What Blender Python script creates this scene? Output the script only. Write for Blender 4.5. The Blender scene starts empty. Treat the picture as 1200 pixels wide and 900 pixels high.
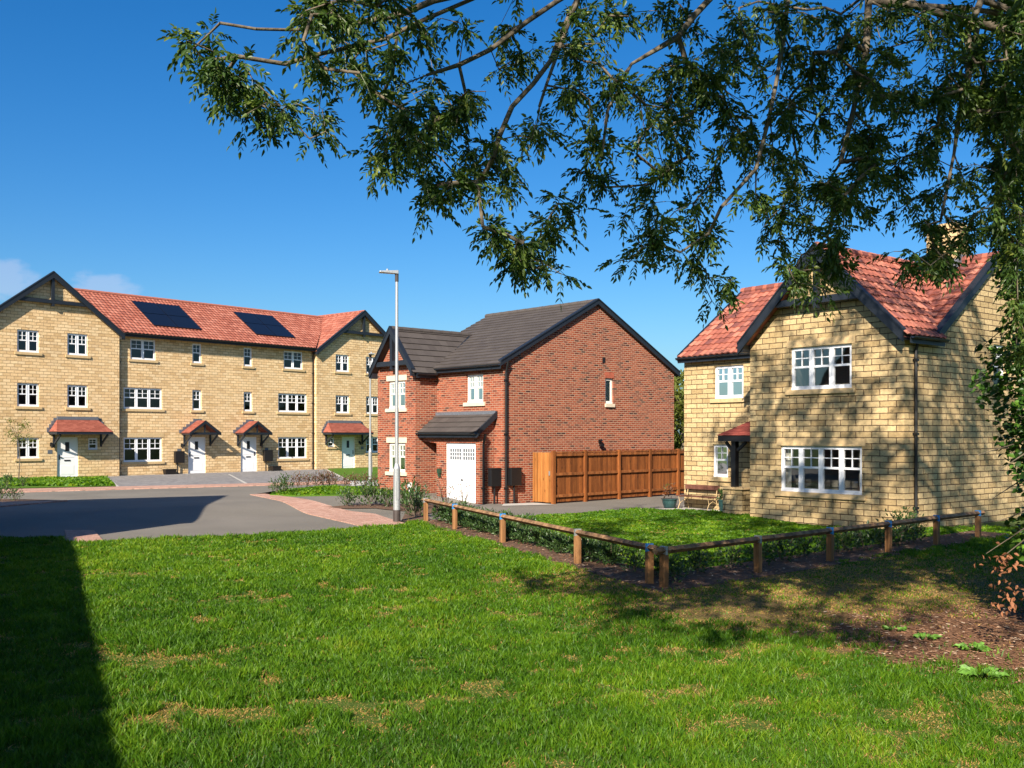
import bpy, bmesh, math, random
import numpy as np
from mathutils import Vector, Matrix
from mathutils.geometry import tessellate_polygon
R = math.radians
SC = bpy.context.scene
COL = SC.collection
random.seed(7); np.random.seed(7)

# ------------------------------------------------------------------ camera
CAM_H = 2.3
cam_d = bpy.data.cameras.new('camera'); cam = bpy.data.objects.new('camera', cam_d); COL.objects.link(cam)
cam.location = (0, 0, CAM_H); cam.rotation_euler = (R(90), 0, 0)
cam_d.sensor_width = 36; cam_d.lens = 35.04; cam_d.shift_y = 0.05
cam_d.clip_start = 0.1; cam_d.clip_end = 3000
SC.camera = cam

# ------------------------------------------------------------------ sun and sky
SUN_EL = R(31); TRAVEL = Vector((0.30, 0.954, 0)).normalized()
sun_dir = Vector((-TRAVEL.x*math.cos(SUN_EL), -TRAVEL.y*math.cos(SUN_EL), math.sin(SUN_EL)))
sd = bpy.data.lights.new('sun', 'SUN'); sd.energy = 4.9; sd.angle = R(0.53); sd.color = (1.0, 0.90, 0.76)
sun = bpy.data.objects.new('sun', sd); COL.objects.link(sun)
sun.rotation_euler = (-sun_dir).to_track_quat('-Z', 'Y').to_euler()
W = bpy.data.worlds.new('World'); SC.world = W; W.use_nodes = True
nt = W.node_tree; nt.nodes.clear()
wo = nt.nodes.new('ShaderNodeOutputWorld'); bg = nt.nodes.new('ShaderNodeBackground')
sky = nt.nodes.new('ShaderNodeTexSky'); sky.sky_type = 'NISHITA'; sky.sun_disc = False
sky.sun_elevation = SUN_EL; sky.sun_rotation = math.atan2(sun_dir.x, sun_dir.y)
sky.air_density = 1.0; sky.dust_density = 1.3; sky.ozone_density = 3.0
hs = nt.nodes.new('ShaderNodeHueSaturation'); hs.inputs['Saturation'].default_value = 1.40; hs.inputs['Value'].default_value = 1.0
# small fair-weather clouds low over the terrace, part of the sky itself
tc = nt.nodes.new('ShaderNodeTexCoord')
def wnode(t, **k):
    n = nt.nodes.new(t)
    for a, b in k.items(): setattr(n, a, b)
    return n
def cloud(direction, size, stretch):
    mp = wnode('ShaderNodeMapping'); mp.vector_type = 'POINT'
    d = Vector(direction).normalized()
    sub = wnode('ShaderNodeVectorMath', operation='SUBTRACT'); nt.links.new(tc.outputs['Generated'], sub.inputs[0]); sub.inputs[1].default_value = d
    mul = wnode('ShaderNodeVectorMath', operation='MULTIPLY'); nt.links.new(sub.outputs[0], mul.inputs[0]); mul.inputs[1].default_value = (1/size, 1/size, stretch/size)
    nz = wnode('ShaderNodeTexNoise'); nz.inputs['Scale'].default_value = 1.6; nz.inputs['Detail'].default_value = 6; nt.links.new(mul.outputs[0], nz.inputs['Vector'])
    ln = wnode('ShaderNodeVectorMath', operation='LENGTH'); nt.links.new(mul.outputs[0], ln.inputs[0])
    a = wnode('ShaderNodeMath', operation='MULTIPLY_ADD'); nt.links.new(nz.outputs['Fac'], a.inputs[0]); a.inputs[1].default_value = -1.5; nt.links.new(ln.outputs['Value'], a.inputs[2])
    r = wnode('ShaderNodeMapRange'); r.interpolation_type = 'SMOOTHSTEP'
    r.inputs['From Min'].default_value = 0.35; r.inputs['From Max'].default_value = -0.25; r.inputs['To Min'].default_value = 0; r.inputs['To Max'].default_value = 0.26
    nt.links.new(a.outputs[0], r.inputs['Value']); return r.outputs['Result']
c1 = cloud(((122-600)/1168, 1, (510-338)/1168), 0.035, 2.2)
c2 = cloud(((2-600)/1168, 1, (510-325)/1168), 0.035, 1.8)
mx = wnode('ShaderNodeMath', operation='MAXIMUM'); nt.links.new(c1, mx.inputs[0]); nt.links.new(c2, mx.inputs[1])
mixc = wnode('ShaderNodeMix', data_type='RGBA')
nt.links.new(mx.outputs[0], mixc.inputs['Factor'])
nt.links.new(sky.outputs[0], hs.inputs['Color'])
tint = wnode('ShaderNodeMix', data_type='RGBA', blend_type='MULTIPLY'); tint.inputs['Factor'].default_value = 1
nt.links.new(hs.outputs[0], tint.inputs['A']); tint.inputs['B'].default_value = (0.76, 0.98, 1.14, 1)
nt.links.new(tint.outputs['Result'], mixc.inputs['A']); mixc.inputs['B'].default_value = (6.6, 6.2, 7.2, 1)
nt.links.new(mixc.outputs['Result'], bg.inputs['Color']); bg.inputs['Strength'].default_value = 0.059
nt.links.new(bg.outputs[0], wo.inputs['Surface'])
SC.view_settings.view_transform = 'Standard'; SC.view_settings.look = 'None'
SC.view_settings.exposure = 1.1; SC.view_settings.gamma = 1.0; SC.view_settings.use_curve_mapping = False
SC.cycles.max_bounces = 6; SC.cycles.transparent_max_bounces = 12; SC.cycles.caustics_reflective = False; SC.cycles.caustics_refractive = False

# ------------------------------------------------------------------ terrain height and measured ground points
def H(x, y):
    t = (-.668*x + .744*y - 25.3)/3.2
    t = min(1, max(0, t)); return .22*t*t*(3-2*t)
def G(u, v):
    "ground point seen at photo column u, row v"
    h = 0
    for _ in range(40):
        Y = (CAM_H-h)*1168/(v-510); X = (u-600)/1168*Y; h = .5*h + .5*H(X, Y)
    return (X, Y)

# ------------------------------------------------------------------ object helpers
def tag(o, label=None, cat=None, group=None, kind=None):
    if label: o['label'] = label
    if cat: o['category'] = cat
    if group: o['group'] = group
    if kind: o['kind'] = kind
    return o
def thing(name, loc, label, cat, group=None):
    o = bpy.data.objects.new(name, None); COL.objects.link(o); o.location = loc; o.empty_display_size = .2
    return tag(o, label, cat, group)
def wloc(o):
    v = Vector((0, 0, 0))
    while o is not None:
        v += o.location; o = o.parent
    return v
class MB:
    def __init__(s): s.v = []; s.f = []; s.uv = []; s.mi = []
    def poly(s, pts, uvs=None, mi=0):
        b = len(s.v); s.v.extend([tuple(p) for p in pts]); s.f.append(tuple(range(b, b+len(pts))))
        s.uv.extend(uvs if uvs is not None else [(p[0], p[1]) for p in pts]); s.mi.append(mi)
    def hexa(s, c, uvbox=None):
        "8 corners: bottom 0-3 ccw, top 4-7; uv from edge lengths so textures keep their scale"
        c = [Vector(q) for q in c]
        for q in ((0,3,2,1),(4,5,6,7),(0,1,5,4),(1,2,6,5),(2,3,7,6),(3,0,4,7)):
            a, b, cc, d = [c[i] for i in q]
            w = (b-a).length; h = (d-a).length
            o1 = (a.x+a.y)*.7; o2 = a.z
            s.poly([a, b, cc, d], [(o1, o2), (o1+w, o2), (o1+w, o2+h), (o1, o2+h)])
    def tube(s, pts, rad, n=8, cap=True):
        pts = [Vector(p) for p in pts]
        if not hasattr(rad, '__len__'): rad = [rad]*len(pts)
        rings = []; L = 0
        ref = None
        for i, p in enumerate(pts):
            t = (pts[min(i+1, len(pts)-1)] - pts[max(i-1, 0)])
            if t.length < 1e-9: t = Vector((0, 0, 1))
            t.normalize()
            if ref is None:
                ref = t.orthogonal().normalized()
            else:
                ref = (ref - t*ref.dot(t))
                if ref.length < 1e-6: ref = t.orthogonal()
                ref.normalize()
            bb = t.cross(ref)
            b = len(s.v)
            for k in range(n):
                a = 2*math.pi*k/n
                s.v.append(tuple(p + (ref*math.cos(a) + bb*math.sin(a))*rad[i]))
            rings.append(b)
        for i in range(len(pts)-1):
            l2 = L + (pts[i+1]-pts[i]).length
            for k in range(n):
                k2 = (k+1) % n
                s.f.append((rings[i]+k, rings[i]+k2, rings[i+1]+k2, rings[i+1]+k)); s.mi.append(0)
                c = 2*math.pi*rad[i]/n
                s.uv.extend([(k*c, L), ((k+1)*c, L), ((k+1)*c, l2), (k*c, l2)])
            L = l2
        if cap:
            for r, rev in ((rings[0], 1), (rings[-1], 0)):
                ids = [r+k for k in range(n)]
                if rev: ids.reverse()
                s.f.append(tuple(ids)); s.mi.append(0); s.uv.extend([(0, 0)]*n)
    def beam(s, p, q, w, h, up=(0, 0, 1)):
        "rectangular bar from p to q, w across, h along up"
        p = Vector(p); q = Vector(q); t = (q-p).normalized(); up = Vector(up)
        sd = t.cross(up).normalized(); u2 = sd.cross(t).normalized()
        a = sd*w/2; b = u2*h/2
        s.hexa([p-a-b, q-a-b, q+a-b, p+a-b, p-a+b, q-a+b, q+a+b, p+a+b])
    def build(s, name, mat, parent=None, smooth=False, bevel=0, label=None, kind=None, origin=None):
        m = bpy.data.meshes.new(name)
        o = bpy.data.objects.new(name, m); COL.objects.link(o)
        if parent is not None:
            off = wloc(parent); o.parent = parent
        else:
            off = Vector(origin) if origin is not None else Vector((0, 0, 0)); o.location = off
        V = np.array(s.v, dtype=np.float64).reshape(-1, 3) - np.array(off)
        m.from_pydata(V.tolist(), [], s.f)
        uvl = m.uv_layers.new(name='UVMap')
        uvl.data.foreach_set('uv', np.array(s.uv, dtype=np.float32).ravel())
        m.materials.append(mat)
        if smooth: m.polygons.foreach_set('use_smooth', [True]*len(m.polygons))
        m.update()
        if bevel:
            bm = bmesh.new(); bm.from_mesh(m); bmesh.ops.remove_doubles(bm, verts=bm.verts, dist=1e-5); bm.to_mesh(m); bm.free()
            md = o.modifiers.new('bevel', 'BEVEL'); md.width = bevel; md.segments = 2; md.limit_method = 'ANGLE'
        if label: o['label'] = label
        if kind: o['kind'] = kind
        return o
def clip(poly, inside):
    "clip 2d polygon by convex ccw polygon"
    for i in range(len(inside)):
        a = inside[i]; b = inside[(i+1) % len(inside)]
        ex, ey = b[0]-a[0], b[1]-a[1]; out = []
        if not poly: return []
        dist = [(ex*(p[1]-a[1]) - ey*(p[0]-a[0])) for p in poly]
        for j in range(len(poly)):
            p, q = poly[j], poly[(j+1) % len(poly)]; dp, dq = dist[j], dist[(j+1) % len(poly)]
            if dp >= -1e-9: out.append(p)
            if (dp > 1e-9 and dq < -1e-9) or (dp < -1e-9 and dq > 1e-9):
                t = dp/(dp-dq); out.append((p[0]+(q[0]-p[0])*t, p[1]+(q[1]-p[1])*t))
        poly = out
    return poly
def ccw(p):
    a = sum(p[i][0]*p[(i+1) % len(p)][1]-p[(i+1) % len(p)][0]*p[i][1] for i in range(len(p)))
    return list(p) if a > 0 else list(reversed(p))
class Frame:
    "wall frame: s along the wall, o outwards, z up"
    def __init__(s, x, y, dx, dy, nx, ny):
        s.O = Vector((x, y, 0)); s.d = Vector((dx, dy, 0)).normalized(); s.n = Vector((nx, ny, 0)).normalized()
    def P(s, a, o, z): return s.O + s.d*a + s.n*o + Vector((0, 0, z))
    def box(s, mb, a0, a1, o0, o1, z0, z1):
        P = s.P
        mb.hexa([P(a0,o0,z0), P(a1,o0,z0), P(a1,o1,z0), P(a0,o1,z0), P(a0,o0,z1), P(a1,o0,z1), P(a1,o1,z1), P(a0,o1,z1)])
def wall(mb, F, o, outline, holes=(), depth=.10):
    outline = ccw(outline)
    ss = sorted(set([min(p[0] for p in outline), max(p[0] for p in outline)] + [h[0] for h in holes] + [h[1] for h in holes]))
    zs = sorted(set([min(p[1] for p in outline), max(p[1] for p in outline)] + [h[2] for h in holes] + [h[3] for h in holes]))
    for i in range(len(ss)-1):
        for j in range(len(zs)-1):
            cs, cz = (ss[i]+ss[i+1])/2, (zs[j]+zs[j+1])/2
            if any(h[0] < cs < h[1] and h[2] < cz < h[3] for h in holes): continue
            c = clip([(ss[i], zs[j]), (ss[i+1], zs[j]), (ss[i+1], zs[j+1]), (ss[i], zs[j+1])], outline)
            if len(c) > 2: mb.poly([F.P(p[0], o, p[1]) for p in c], [(p[0], p[1]) for p in c])
    for h in holes:
        for a, b in (((h[0], h[2]), (h[1], h[2])), ((h[1], h[2]), (h[1], h[3])), ((h[1], h[3]), (h[0], h[3])), ((h[0], h[3]), (h[0], h[2]))):
            mb.poly([F.P(a[0], o, a[1]), F.P(b[0], o, b[1]), F.P(b[0], o-depth, b[1]), F.P(a[0], o-depth, a[1])],
                    [(a[0], a[1]), (b[0], b[1]), (b[0]+depth, b[1]), (a[0]+depth, a[1])])
def slope(mb, O, e, up, poly, kind='pantile', tw=.22, tl=.30, lift=.028, amp=.028, uo=0):
    "tiled roof slope. O origin, e along eave, up up the slope, poly in (a,b)"
    O = Vector(O); e = Vector(e).normalized(); up = Vector(up).normalized(); nrm = e.cross(up)
    if nrm.z < 0: nrm = -nrm
    poly = ccw(poly)
    a0, a1 = min(p[0] for p in poly), max(p[0] for p in poly); b0, b1 = min(p[1] for p in poly), max(p[1] for p in poly)
    seg = 6 if kind == 'pantile' else 1
    if kind == 'pantile': prof = [0, .35, .85, 1.0, .75, .25]
    da = tw/seg
    def hh(k):
        return amp*prof[k % seg] if kind == 'pantile' else 0
    j = int(math.floor(b0/tl))
    while j*tl < b1:
        r0, r1 = j*tl, (j+1)*tl
        i = int(math.floor(a0/da)); iend = int(math.ceil(a1/da))
        if kind != 'pantile': segs = [(a0, a1, 0)]
        else: segs = [(k*da, (k+1)*da, k) for k in range(i, iend)]
        for s0, s1, k in segs:
            c = clip([(s0, r0), (s1, r0), (s1, r1), (s0, r1)], poly)
            if len(c) < 3: continue
            h0, h1 = hh(k), hh(k+1)
            def P3(p, extra=0):
                t = (p[0]-s0)/(s1-s0); w = (p[1]-r0)/tl
                return O + e*p[0] + up*p[1] + nrm*(h0+(h1-h0)*t + lift*(1-w) + .02 + extra)
            mb.poly([P3(p) for p in c], [(p[0]+uo, p[1]) for p in c])
            lo = [p for p in c if abs(p[1]-max(r0, b0)) < 1e-5]
            if len(lo) >= 2:
                x0 = min(p[0] for p in lo); x1 = max(p[0] for p in lo); y = lo[0][1]
                A = P3((x0, y)); B = P3((x1, y)); dn = nrm*(lift+.006)
                mb.poly([A-dn, B-dn, B, A], [(x0+uo, y-.02), (x1+uo, y-.02), (x1+uo, y), (x0+uo, y)])
        j += 1
    # underside
    us = [O + e*p[0] + up*p[1] - nrm*.05 for p in poly]
    mb.poly(us)
def sheet(name, pts, off, mat, label=None, cat=None, kind='structure', px=True, thick=0):
    "ground sheet following the terrain, off above it"
    P = [G(*p) if px else p for p in pts]
    bm = bmesh.new()
    vs = [bm.verts.new((p[0], p[1], 0)) for p in P]
    f = bm.faces.new(vs)
    if f.normal.z < 0 or True: bm.normal_update()
    for k in range(10):
        t = 25.3 + k*3.2/9
        g = bm.verts[:] + bm.edges[:] + bm.faces[:]
        bmesh.ops.bisect_plane(bm, geom=g, plane_co=(0, t/.744, 0), plane_no=(-.668, .744, 0))
    if thick:
        ext = bmesh.ops.extrude_face_region(bm, geom=bm.faces[:])
        for v in [x for x in ext['geom'] if isinstance(x, bmesh.types.BMVert)]: v.co.z = -thick
    bmesh.ops.triangulate(bm, faces=bm.faces[:])
    for v in bm.verts: v.co.z += H(v.co.x, v.co.y) + off
    bmesh.ops.recalc_face_normals(bm, faces=bm.faces[:])
    m = bpy.data.meshes.new(name); bm.to_mesh(m); bm.free()
    if not thick:
        for p in m.polygons:
            if p.normal.z < 0: p.flip()
    o = bpy.data.objects.new(name, m); COL.objects.link(o); m.materials.append(mat)
    return tag(o, label, cat, None, kind)

# ------------------------------------------------------------------ materials
def newmat(name):
    m = bpy.data.materials.new(name); m.use_nodes = True; t = m.node_tree; t.nodes.clear()
    o = t.nodes.new('ShaderNodeOutputMaterial'); b = t.nodes.new('ShaderNodeBsdfPrincipled'); t.links.new(b.outputs[0], o.inputs[0])
    return m, t, b
def N(t, typ, ins=None, **k):
    n = t.nodes.new(typ)
    for a, b in k.items(): setattr(n, a, b)
    for a, b in (ins or {}).items():
        if isinstance(b, bpy.types.NodeSocket): t.links.new(b, n.inputs[a])
        else: n.inputs[a].default_value = b
    return n
def ramp(t, fac, stops, interp='LINEAR'):
    r = t.nodes.new('ShaderNodeValToRGB'); r.color_ramp.interpolation = interp
    el = r.color_ramp.elements
    while len(el) < len(stops): el.new(.5)
    for e, (p, c) in zip(el, stops): e.position = p; e.color = (*c, 1)
    t.links.new(fac, r.inputs[0]); return r.outputs[0]
def mix(t, f, a, b, mode='MIX'):
    n = t.nodes.new('ShaderNodeMix'); n.data_type = 'RGBA'; n.blend_type = mode
    for k, v in (('Factor', f), ('A', a), ('B', b)):
        s = [i for i in n.inputs if i.name == k and (k == 'Factor' and i.type == 'VALUE' or i.type == 'RGBA')][0]
        if isinstance(v, bpy.types.NodeSocket): t.links.new(v, s)
        else: s.default_value = v if k == 'Factor' else (*v, 1)
    return [o for o in n.outputs if o.type == 'RGBA'][0]
def plain(name, col, rough=.5, var=.12, scale=6, metal=0, bump=0, spec=.5):
    m, t, b = newmat(name)
    g = N(t, 'ShaderNodeNewGeometry')
    nz = N(t, 'ShaderNodeTexNoise', {'Vector': g.outputs['Position'], 'Scale': scale, 'Detail': 5})
    c = ramp(t, nz.outputs['Fac'], [(.3, tuple(x*(1-var) for x in col)), (.7, tuple(min(1, x*(1+var)) for x in col))])
    t.links.new(c, b.inputs['Base Color']); b.inputs['Roughness'].default_value = rough; b.inputs['Metallic'].default_value = metal
    b.inputs['Specular IOR Level'].default_value = spec
    if bump:
        bp = N(t, 'ShaderNodeBump', {'Height': nz.outputs['Fac'], 'Strength': bump, 'Distance': .02}); t.links.new(bp.outputs[0], b.inputs['Normal'])
    return m
def masonry(name, stops, mortar, bw, rh, mw, rough=.9, facebump=.5, blotch=.12, warp=.004):
    m, t, b = newmat(name)
    uv = N(t, 'ShaderNodeUVMap')
    n1 = N(t, 'ShaderNodeTexNoise', {'Vector': uv.outputs[0], 'Scale': 9, 'Detail': 2})
    wv = N(t, 'ShaderNodeVectorMath', {0: n1.outputs['Color'], 'Scale': warp}, operation='SCALE')
    uvw = N(t, 'ShaderNodeVectorMath', {0: uv.outputs[0], 1: wv.outputs[0]}, operation='ADD').outputs[0]
    kw = {'Vector': uvw, 'Scale': 1.0, 'Brick Width': bw, 'Row Height': rh, 'Bias': 0.0}
    r = N(t, 'ShaderNodeTexBrick', dict(kw, **{'Mortar Size': 0.0, 'Color1': (0,0,0,1), 'Color2': (1,1,1,1), 'Mortar': (0,0,0,1)}))
    mo = N(t, 'ShaderNodeTexBrick', dict(kw, **{'Mortar Size': mw, 'Mortar Smooth': .25}))
    c = ramp(t, r.outputs['Color'], stops)
    n2 = N(t, 'ShaderNodeTexNoise', {'Vector': uv.outputs[0], 'Scale': 14, 'Detail': 6, 'Roughness': .65})
    c = mix(t, .75, c, ramp(t, n2.outputs['Fac'], [(.25, (1-2.2*blotch,)*3), (.75, (1+blotch*.9,)*3)]), 'MULTIPLY')
    n3 = N(t, 'ShaderNodeTexNoise', {'Vector': uv.outputs[0], 'Scale': .5, 'Detail': 4})
    c = mix(t, .6, c, ramp(t, n3.outputs['Fac'], [(.3, (1-blotch,)*3), (.7, (1+blotch*.6,)*3)]), 'MULTIPLY')
    c = mix(t, mo.outputs['Fac'], c, mortar)
    t.links.new(c, b.inputs['Base Color']); b.inputs['Roughness'].default_value = rough; b.inputs['Specular IOR Level'].default_value = .2
    inv = N(t, 'ShaderNodeMath', {0: 1.0, 1: mo.outputs['Fac']}, operation='SUBTRACT')
    b1 = N(t, 'ShaderNodeBump', {'Height': inv.outputs[0], 'Strength': 1.0, 'Distance': mw*.8})
    # stones tilt and bulge individually
    hn = N(t, 'ShaderNodeMath', {0: n2.outputs['Fac'], 1: r.outputs['Color']}, operation='ADD')
    b2 = N(t, 'ShaderNodeBump', {'Height': hn.outputs[0], 'Strength': facebump, 'Distance': .03, 'Normal': b1.outputs[0]})
    t.links.new(b2.outputs[0], b.inputs['Normal'])
    return m
M = {}
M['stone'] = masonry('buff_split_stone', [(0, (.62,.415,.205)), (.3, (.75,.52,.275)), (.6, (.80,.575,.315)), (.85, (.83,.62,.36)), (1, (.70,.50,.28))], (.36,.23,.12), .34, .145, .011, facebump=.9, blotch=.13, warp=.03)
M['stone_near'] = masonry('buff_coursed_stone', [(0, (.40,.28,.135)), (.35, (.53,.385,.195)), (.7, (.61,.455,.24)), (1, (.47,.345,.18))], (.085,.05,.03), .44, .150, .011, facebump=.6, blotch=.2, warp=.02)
M['brick'] = masonry('red_facing_brick', [(0, (.065,.026,.022)), (.14, (.18,.042,.024)), (.5, (.275,.064,.032)), (.85, (.34,.092,.046)), (1, (.21,.056,.034))], (.42,.29,.20), .225, .075, .0085, facebump=.25, blotch=.14, warp=.003)
M['block'] = masonry('grey_block_paving', [(0, (.17,.165,.17)), (.5, (.24,.23,.23)), (1, (.31,.30,.29))], (.10,.095,.09), .2, .1, .006)
M['pinkblock'] = masonry('pink_block_paving', [(0, (.42,.23,.17)), (.5, (.50,.29,.22)), (1, (.56,.35,.27))], (.25,.17,.13), .2, .1, .006)
def planar_uv(mat):
    "use object position for paving instead of a uv map"
    t = mat.node_tree; g = t.nodes.new('ShaderNodeNewGeometry')
    mp = N(t, 'ShaderNodeMapping', {'Vector': g.outputs['Position'], 'Rotation': (0, 0, R(-40))})
    for n in list(t.nodes):
        if n.type == 'UVMAP':
            for l in list(n.outputs[0].links): t.links.new(mp.outputs[0], l.to_socket)
planar_uv(M['block']); planar_uv(M['pinkblock'])
def tilemat(name, stops, tw, tl, rough=.75, blotch=.15):
    m, t, b = newmat(name)
    uv = N(t, 'ShaderNodeUVMap')
    d = N(t, 'ShaderNodeVectorMath', {0: uv.outputs[0], 1: (1/tw, 1/tl, 1)}, operation='MULTIPLY')
    ad = N(t, 'ShaderNodeVectorMath', {0: d.outputs[0], 1: (0, .001, 0)}, operation='ADD')
    fl = N(t, 'ShaderNodeVectorMath', {0: ad.outputs[0]}, operation='FLOOR')
    wn = N(t, 'ShaderNodeTexWhiteNoise', {'Vector': fl.outputs[0]}, noise_dimensions='2D')
    c = ramp(t, wn.outputs['Value'], stops)
    n2 = N(t, 'ShaderNodeTexNoise', {'Vector': uv.outputs[0], 'Scale': 12, 'Detail': 5})
    c = mix(t, .8, c, ramp(t, n2.outputs['Fac'], [(.3, (1-blotch,)*3), (.7, (1+blotch*.7,)*3)]), 'MULTIPLY')
    t.links.new(c, b.inputs['Base Color']); b.inputs['Roughness'].default_value = rough; b.inputs['Specular IOR Level'].default_value = .3
    bp = N(t, 'ShaderNodeBump', {'Height': n2.outputs['Fac'], 'Strength': .3, 'Distance': .01}); t.links.new(bp.outputs[0], b.inputs['Normal'])
    return m
M['pantile'] = tilemat('red_clay_pantile', [(0, (.26,.078,.050)), (.4, (.315,.102,.066)), (.75, (.38,.145,.10)), (1, (.225,.068,.046))], .22, .30)
M['pantile_flamed'] = tilemat('flamed_clay_pantile', [(0, (.13,.048,.045)), (.25, (.25,.075,.052)), (.6, (.35,.115,.075)), (.85, (.44,.17,.115)), (1, (.17,.055,.048))], .22, .31)
M['plaintile'] = tilemat('red_plain_tile', [(0, (.20,.055,.036)), (.5, (.25,.072,.048)), (1, (.30,.095,.065))], .165, .1)
M['slate'] = tilemat('grey_flat_tile', [(0, (.060,.050,.046)), (.5, (.068,.057,.052)), (1, (.078,.066,.060))], .33, .29, blotch=.10)
M['dark'] = plain('dark_grey_painted_timber', (.011,.015,.022), .5, .1)
M['black'] = plain('black_plastic', (.006,.006,.007), .45, .1)
M['brownbox'] = plain('dark_brown_steel', (.010,.007,.006), .5, .1)
M['lead'] = plain('grey_lead_flashing', (.11,.12,.14), .5, .2, 20)
M['white'] = plain('white_upvc', (.78,.79,.82), .35, .03, 3)
M['cream'] = plain('cream_upvc', (.78,.76,.68), .4, .03, 3)
M['sill'] = plain('buff_cast_stone', (.52,.37,.19), .85, .12, 12, bump=.2)
M['whitesill'] = plain('cream_cast_stone', (.58,.49,.37), .8, .08, 12, bump=.1)
M['door'] = plain('white_composite_door', (.80,.80,.81), .4, .02)
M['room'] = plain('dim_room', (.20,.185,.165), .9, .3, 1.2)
M['curtain'] = plain('pale_curtain', (.62,.58,.52), .9, .15, 9)
M['steel'] = plain('galvanised_steel', (.42,.44,.45), .42, .12, 30, metal=.55)
M['darksteel'] = plain('brown_base_paint', (.045,.035,.032), .6, .2)
M['solar'] = None
M['teal'] = plain('teal_glazed_pot', (.02,.055,.055), .3, .2)
M['soil'] = plain('bare_soil', (.105,.055,.03), .95, .45, 14, bump=.6)
M['concrete'] = plain('pale_concrete', (.42,.40,.36), .9, .12, 10, bump=.2)
M['twig'] = plain('grey_brown_bark', (.12,.095,.065), .9, .35, 25, bump=.5)
M['bark'] = plain('ash_bark', (.14,.115,.08), .95, .4, 9, bump=.9)
M['brown_leaf'] = plain('dead_brown_leaf', (.22,.085,.035), .8, .3, 20)
M['weed'] = plain('fresh_green_leaf', (.085,.19,.02), .6, .5, 25)
M['blue_tape'] = plain('blue_plastic_cap', (.03,.22,.55), .5, .1)
m, t, b = newmat('black_solar_glass'); M['solar'] = m
uv = N(t, 'ShaderNodeUVMap'); br = N(t, 'ShaderNodeTexBrick', {'Vector': uv.outputs[0], 'Scale': 1.0, 'Brick Width': .16, 'Row Height': .16, 'Mortar Size': .004}, offset=0)
t.links.new(mix(t, br.outputs['Fac'], (.005,.007,.014), (.012,.015,.022)), b.inputs['Base Color']); b.inputs['Roughness'].default_value = .3
m, t, b = newmat('window_glass'); M['glass'] = m
out = [n for n in t.nodes if n.type == 'OUTPUT_MATERIAL'][0]
g = N(t, 'ShaderNodeNewGeometry'); nz = N(t, 'ShaderNodeTexNoise', {'Vector': g.outputs['Position'], 'Scale': .9, 'Detail': 1})
bp = N(t, 'ShaderNodeBump', {'Height': nz.outputs['Fac'], 'Strength': .12, 'Distance': .05})
gl = N(t, 'ShaderNodeBsdfGlossy', {'Color': (.9,.95,1,1), 'Roughness': .02, 'Normal': bp.outputs[0]})
tr = N(t, 'ShaderNodeBsdfTransparent', {'Color': (.72,.74,.72,1)})
fr = N(t, 'ShaderNodeFresnel', {'IOR': 1.65})
ms = N(t, 'ShaderNodeMixShader', {0: fr.outputs[0], 1: tr.outputs[0], 2: gl.outputs[0]}); t.links.new(ms.outputs[0], out.inputs[0])
def timber(name, c0, c1, axis_scale=(9, 9, .8), rough=.75):
    m, t, b = newmat(name)
    g = N(t, 'ShaderNodeNewGeometry')
    mp = N(t, 'ShaderNodeMapping', {'Vector': g.outputs['Position'], 'Scale': axis_scale})
    n1 = N(t, 'ShaderNodeTexNoise', {'Vector': mp.outputs[0], 'Scale': 3, 'Detail': 6, 'Roughness': .65})
    c = ramp(t, n1.outputs['Fac'], [(.28, c0), (.72, c1)])
    n2 = N(t, 'ShaderNodeTexNoise', {'Vector': g.outputs['Position'], 'Scale': 1.0, 'Detail': 2})
    t.links.new(N(t, 'ShaderNodeMapping', {'Vector': g.outputs['Position'], 'Scale': (6.5, 6.5, .12)}).outputs[0], n2.inputs['Vector'])
    c = mix(t, .85, c, ramp(t, n2.outputs['Fac'], [(.35, (.5,.46,.42)), (.65, (1.35,1.3,1.25))]), 'MULTIPLY')
    kn = N(t, 'ShaderNodeTexVoronoi', {'Vector': N(t, 'ShaderNodeMapping', {'Vector': g.outputs['Position'], 'Scale': (5, 5, 1.9)}).outputs[0], 'Scale': 1.0})
    c = mix(t, ramp(t, kn.outputs['Distance'], [(0.05, (.85,)*3), (.13, (0,)*3)]), c, tuple(x*.3 for x in c0))
    t.links.new(c, b.inputs['Base Color']); b.inputs['Roughness'].default_value = rough; b.inputs['Specular IOR Level'].default_value = .25
    bp = N(t, 'ShaderNodeBump', {'Height': n1.outputs['Fac'], 'Strength': .4, 'Distance': .006}); t.links.new(bp.outputs[0], b.inputs['Normal'])
    return m
M['fence'] = timber('orange_stained_timber', (.12,.036,.010), (.29,.100,.024))
M['fence_light'] = timber('fresh_orange_timber', (.27,.10,.024), (.42,.18,.05))
M['fence_rail'] = timber('dark_stained_rail', (.16,.05,.014), (.30,.115,.035), (2, 2, 9))
M['rail'] = timber('weathered_softwood', (.15,.085,.045), (.36,.22,.115), (2.5, 2.5, 6))
M['post'] = timber('treated_post', (.16,.075,.03), (.33,.175,.075))
M['bench_wood'] = timber('brown_bench_slat', (.09,.035,.025), (.16,.07,.05), (2, 2, 9))
m, t, b = newmat('asphalt'); M['asphalt'] = m
g = N(t, 'ShaderNodeNewGeometry')
n1 = N(t, 'ShaderNodeTexNoise', {'Vector': g.outputs['Position'], 'Scale': 60, 'Detail': 3}); n2 = N(t, 'ShaderNodeTexNoise', {'Vector': g.outputs['Position'], 'Scale': .5, 'Detail': 5})
c = ramp(t, n1.outputs['Fac'], [(.3, (.135,.122,.102)), (.7, (.21,.19,.16))])
c = mix(t, .9, c, ramp(t, n2.outputs['Fac'], [(.3, (.86,.86,.86)), (.7, (1.1,1.1,1.1))]), 'MULTIPLY')
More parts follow.
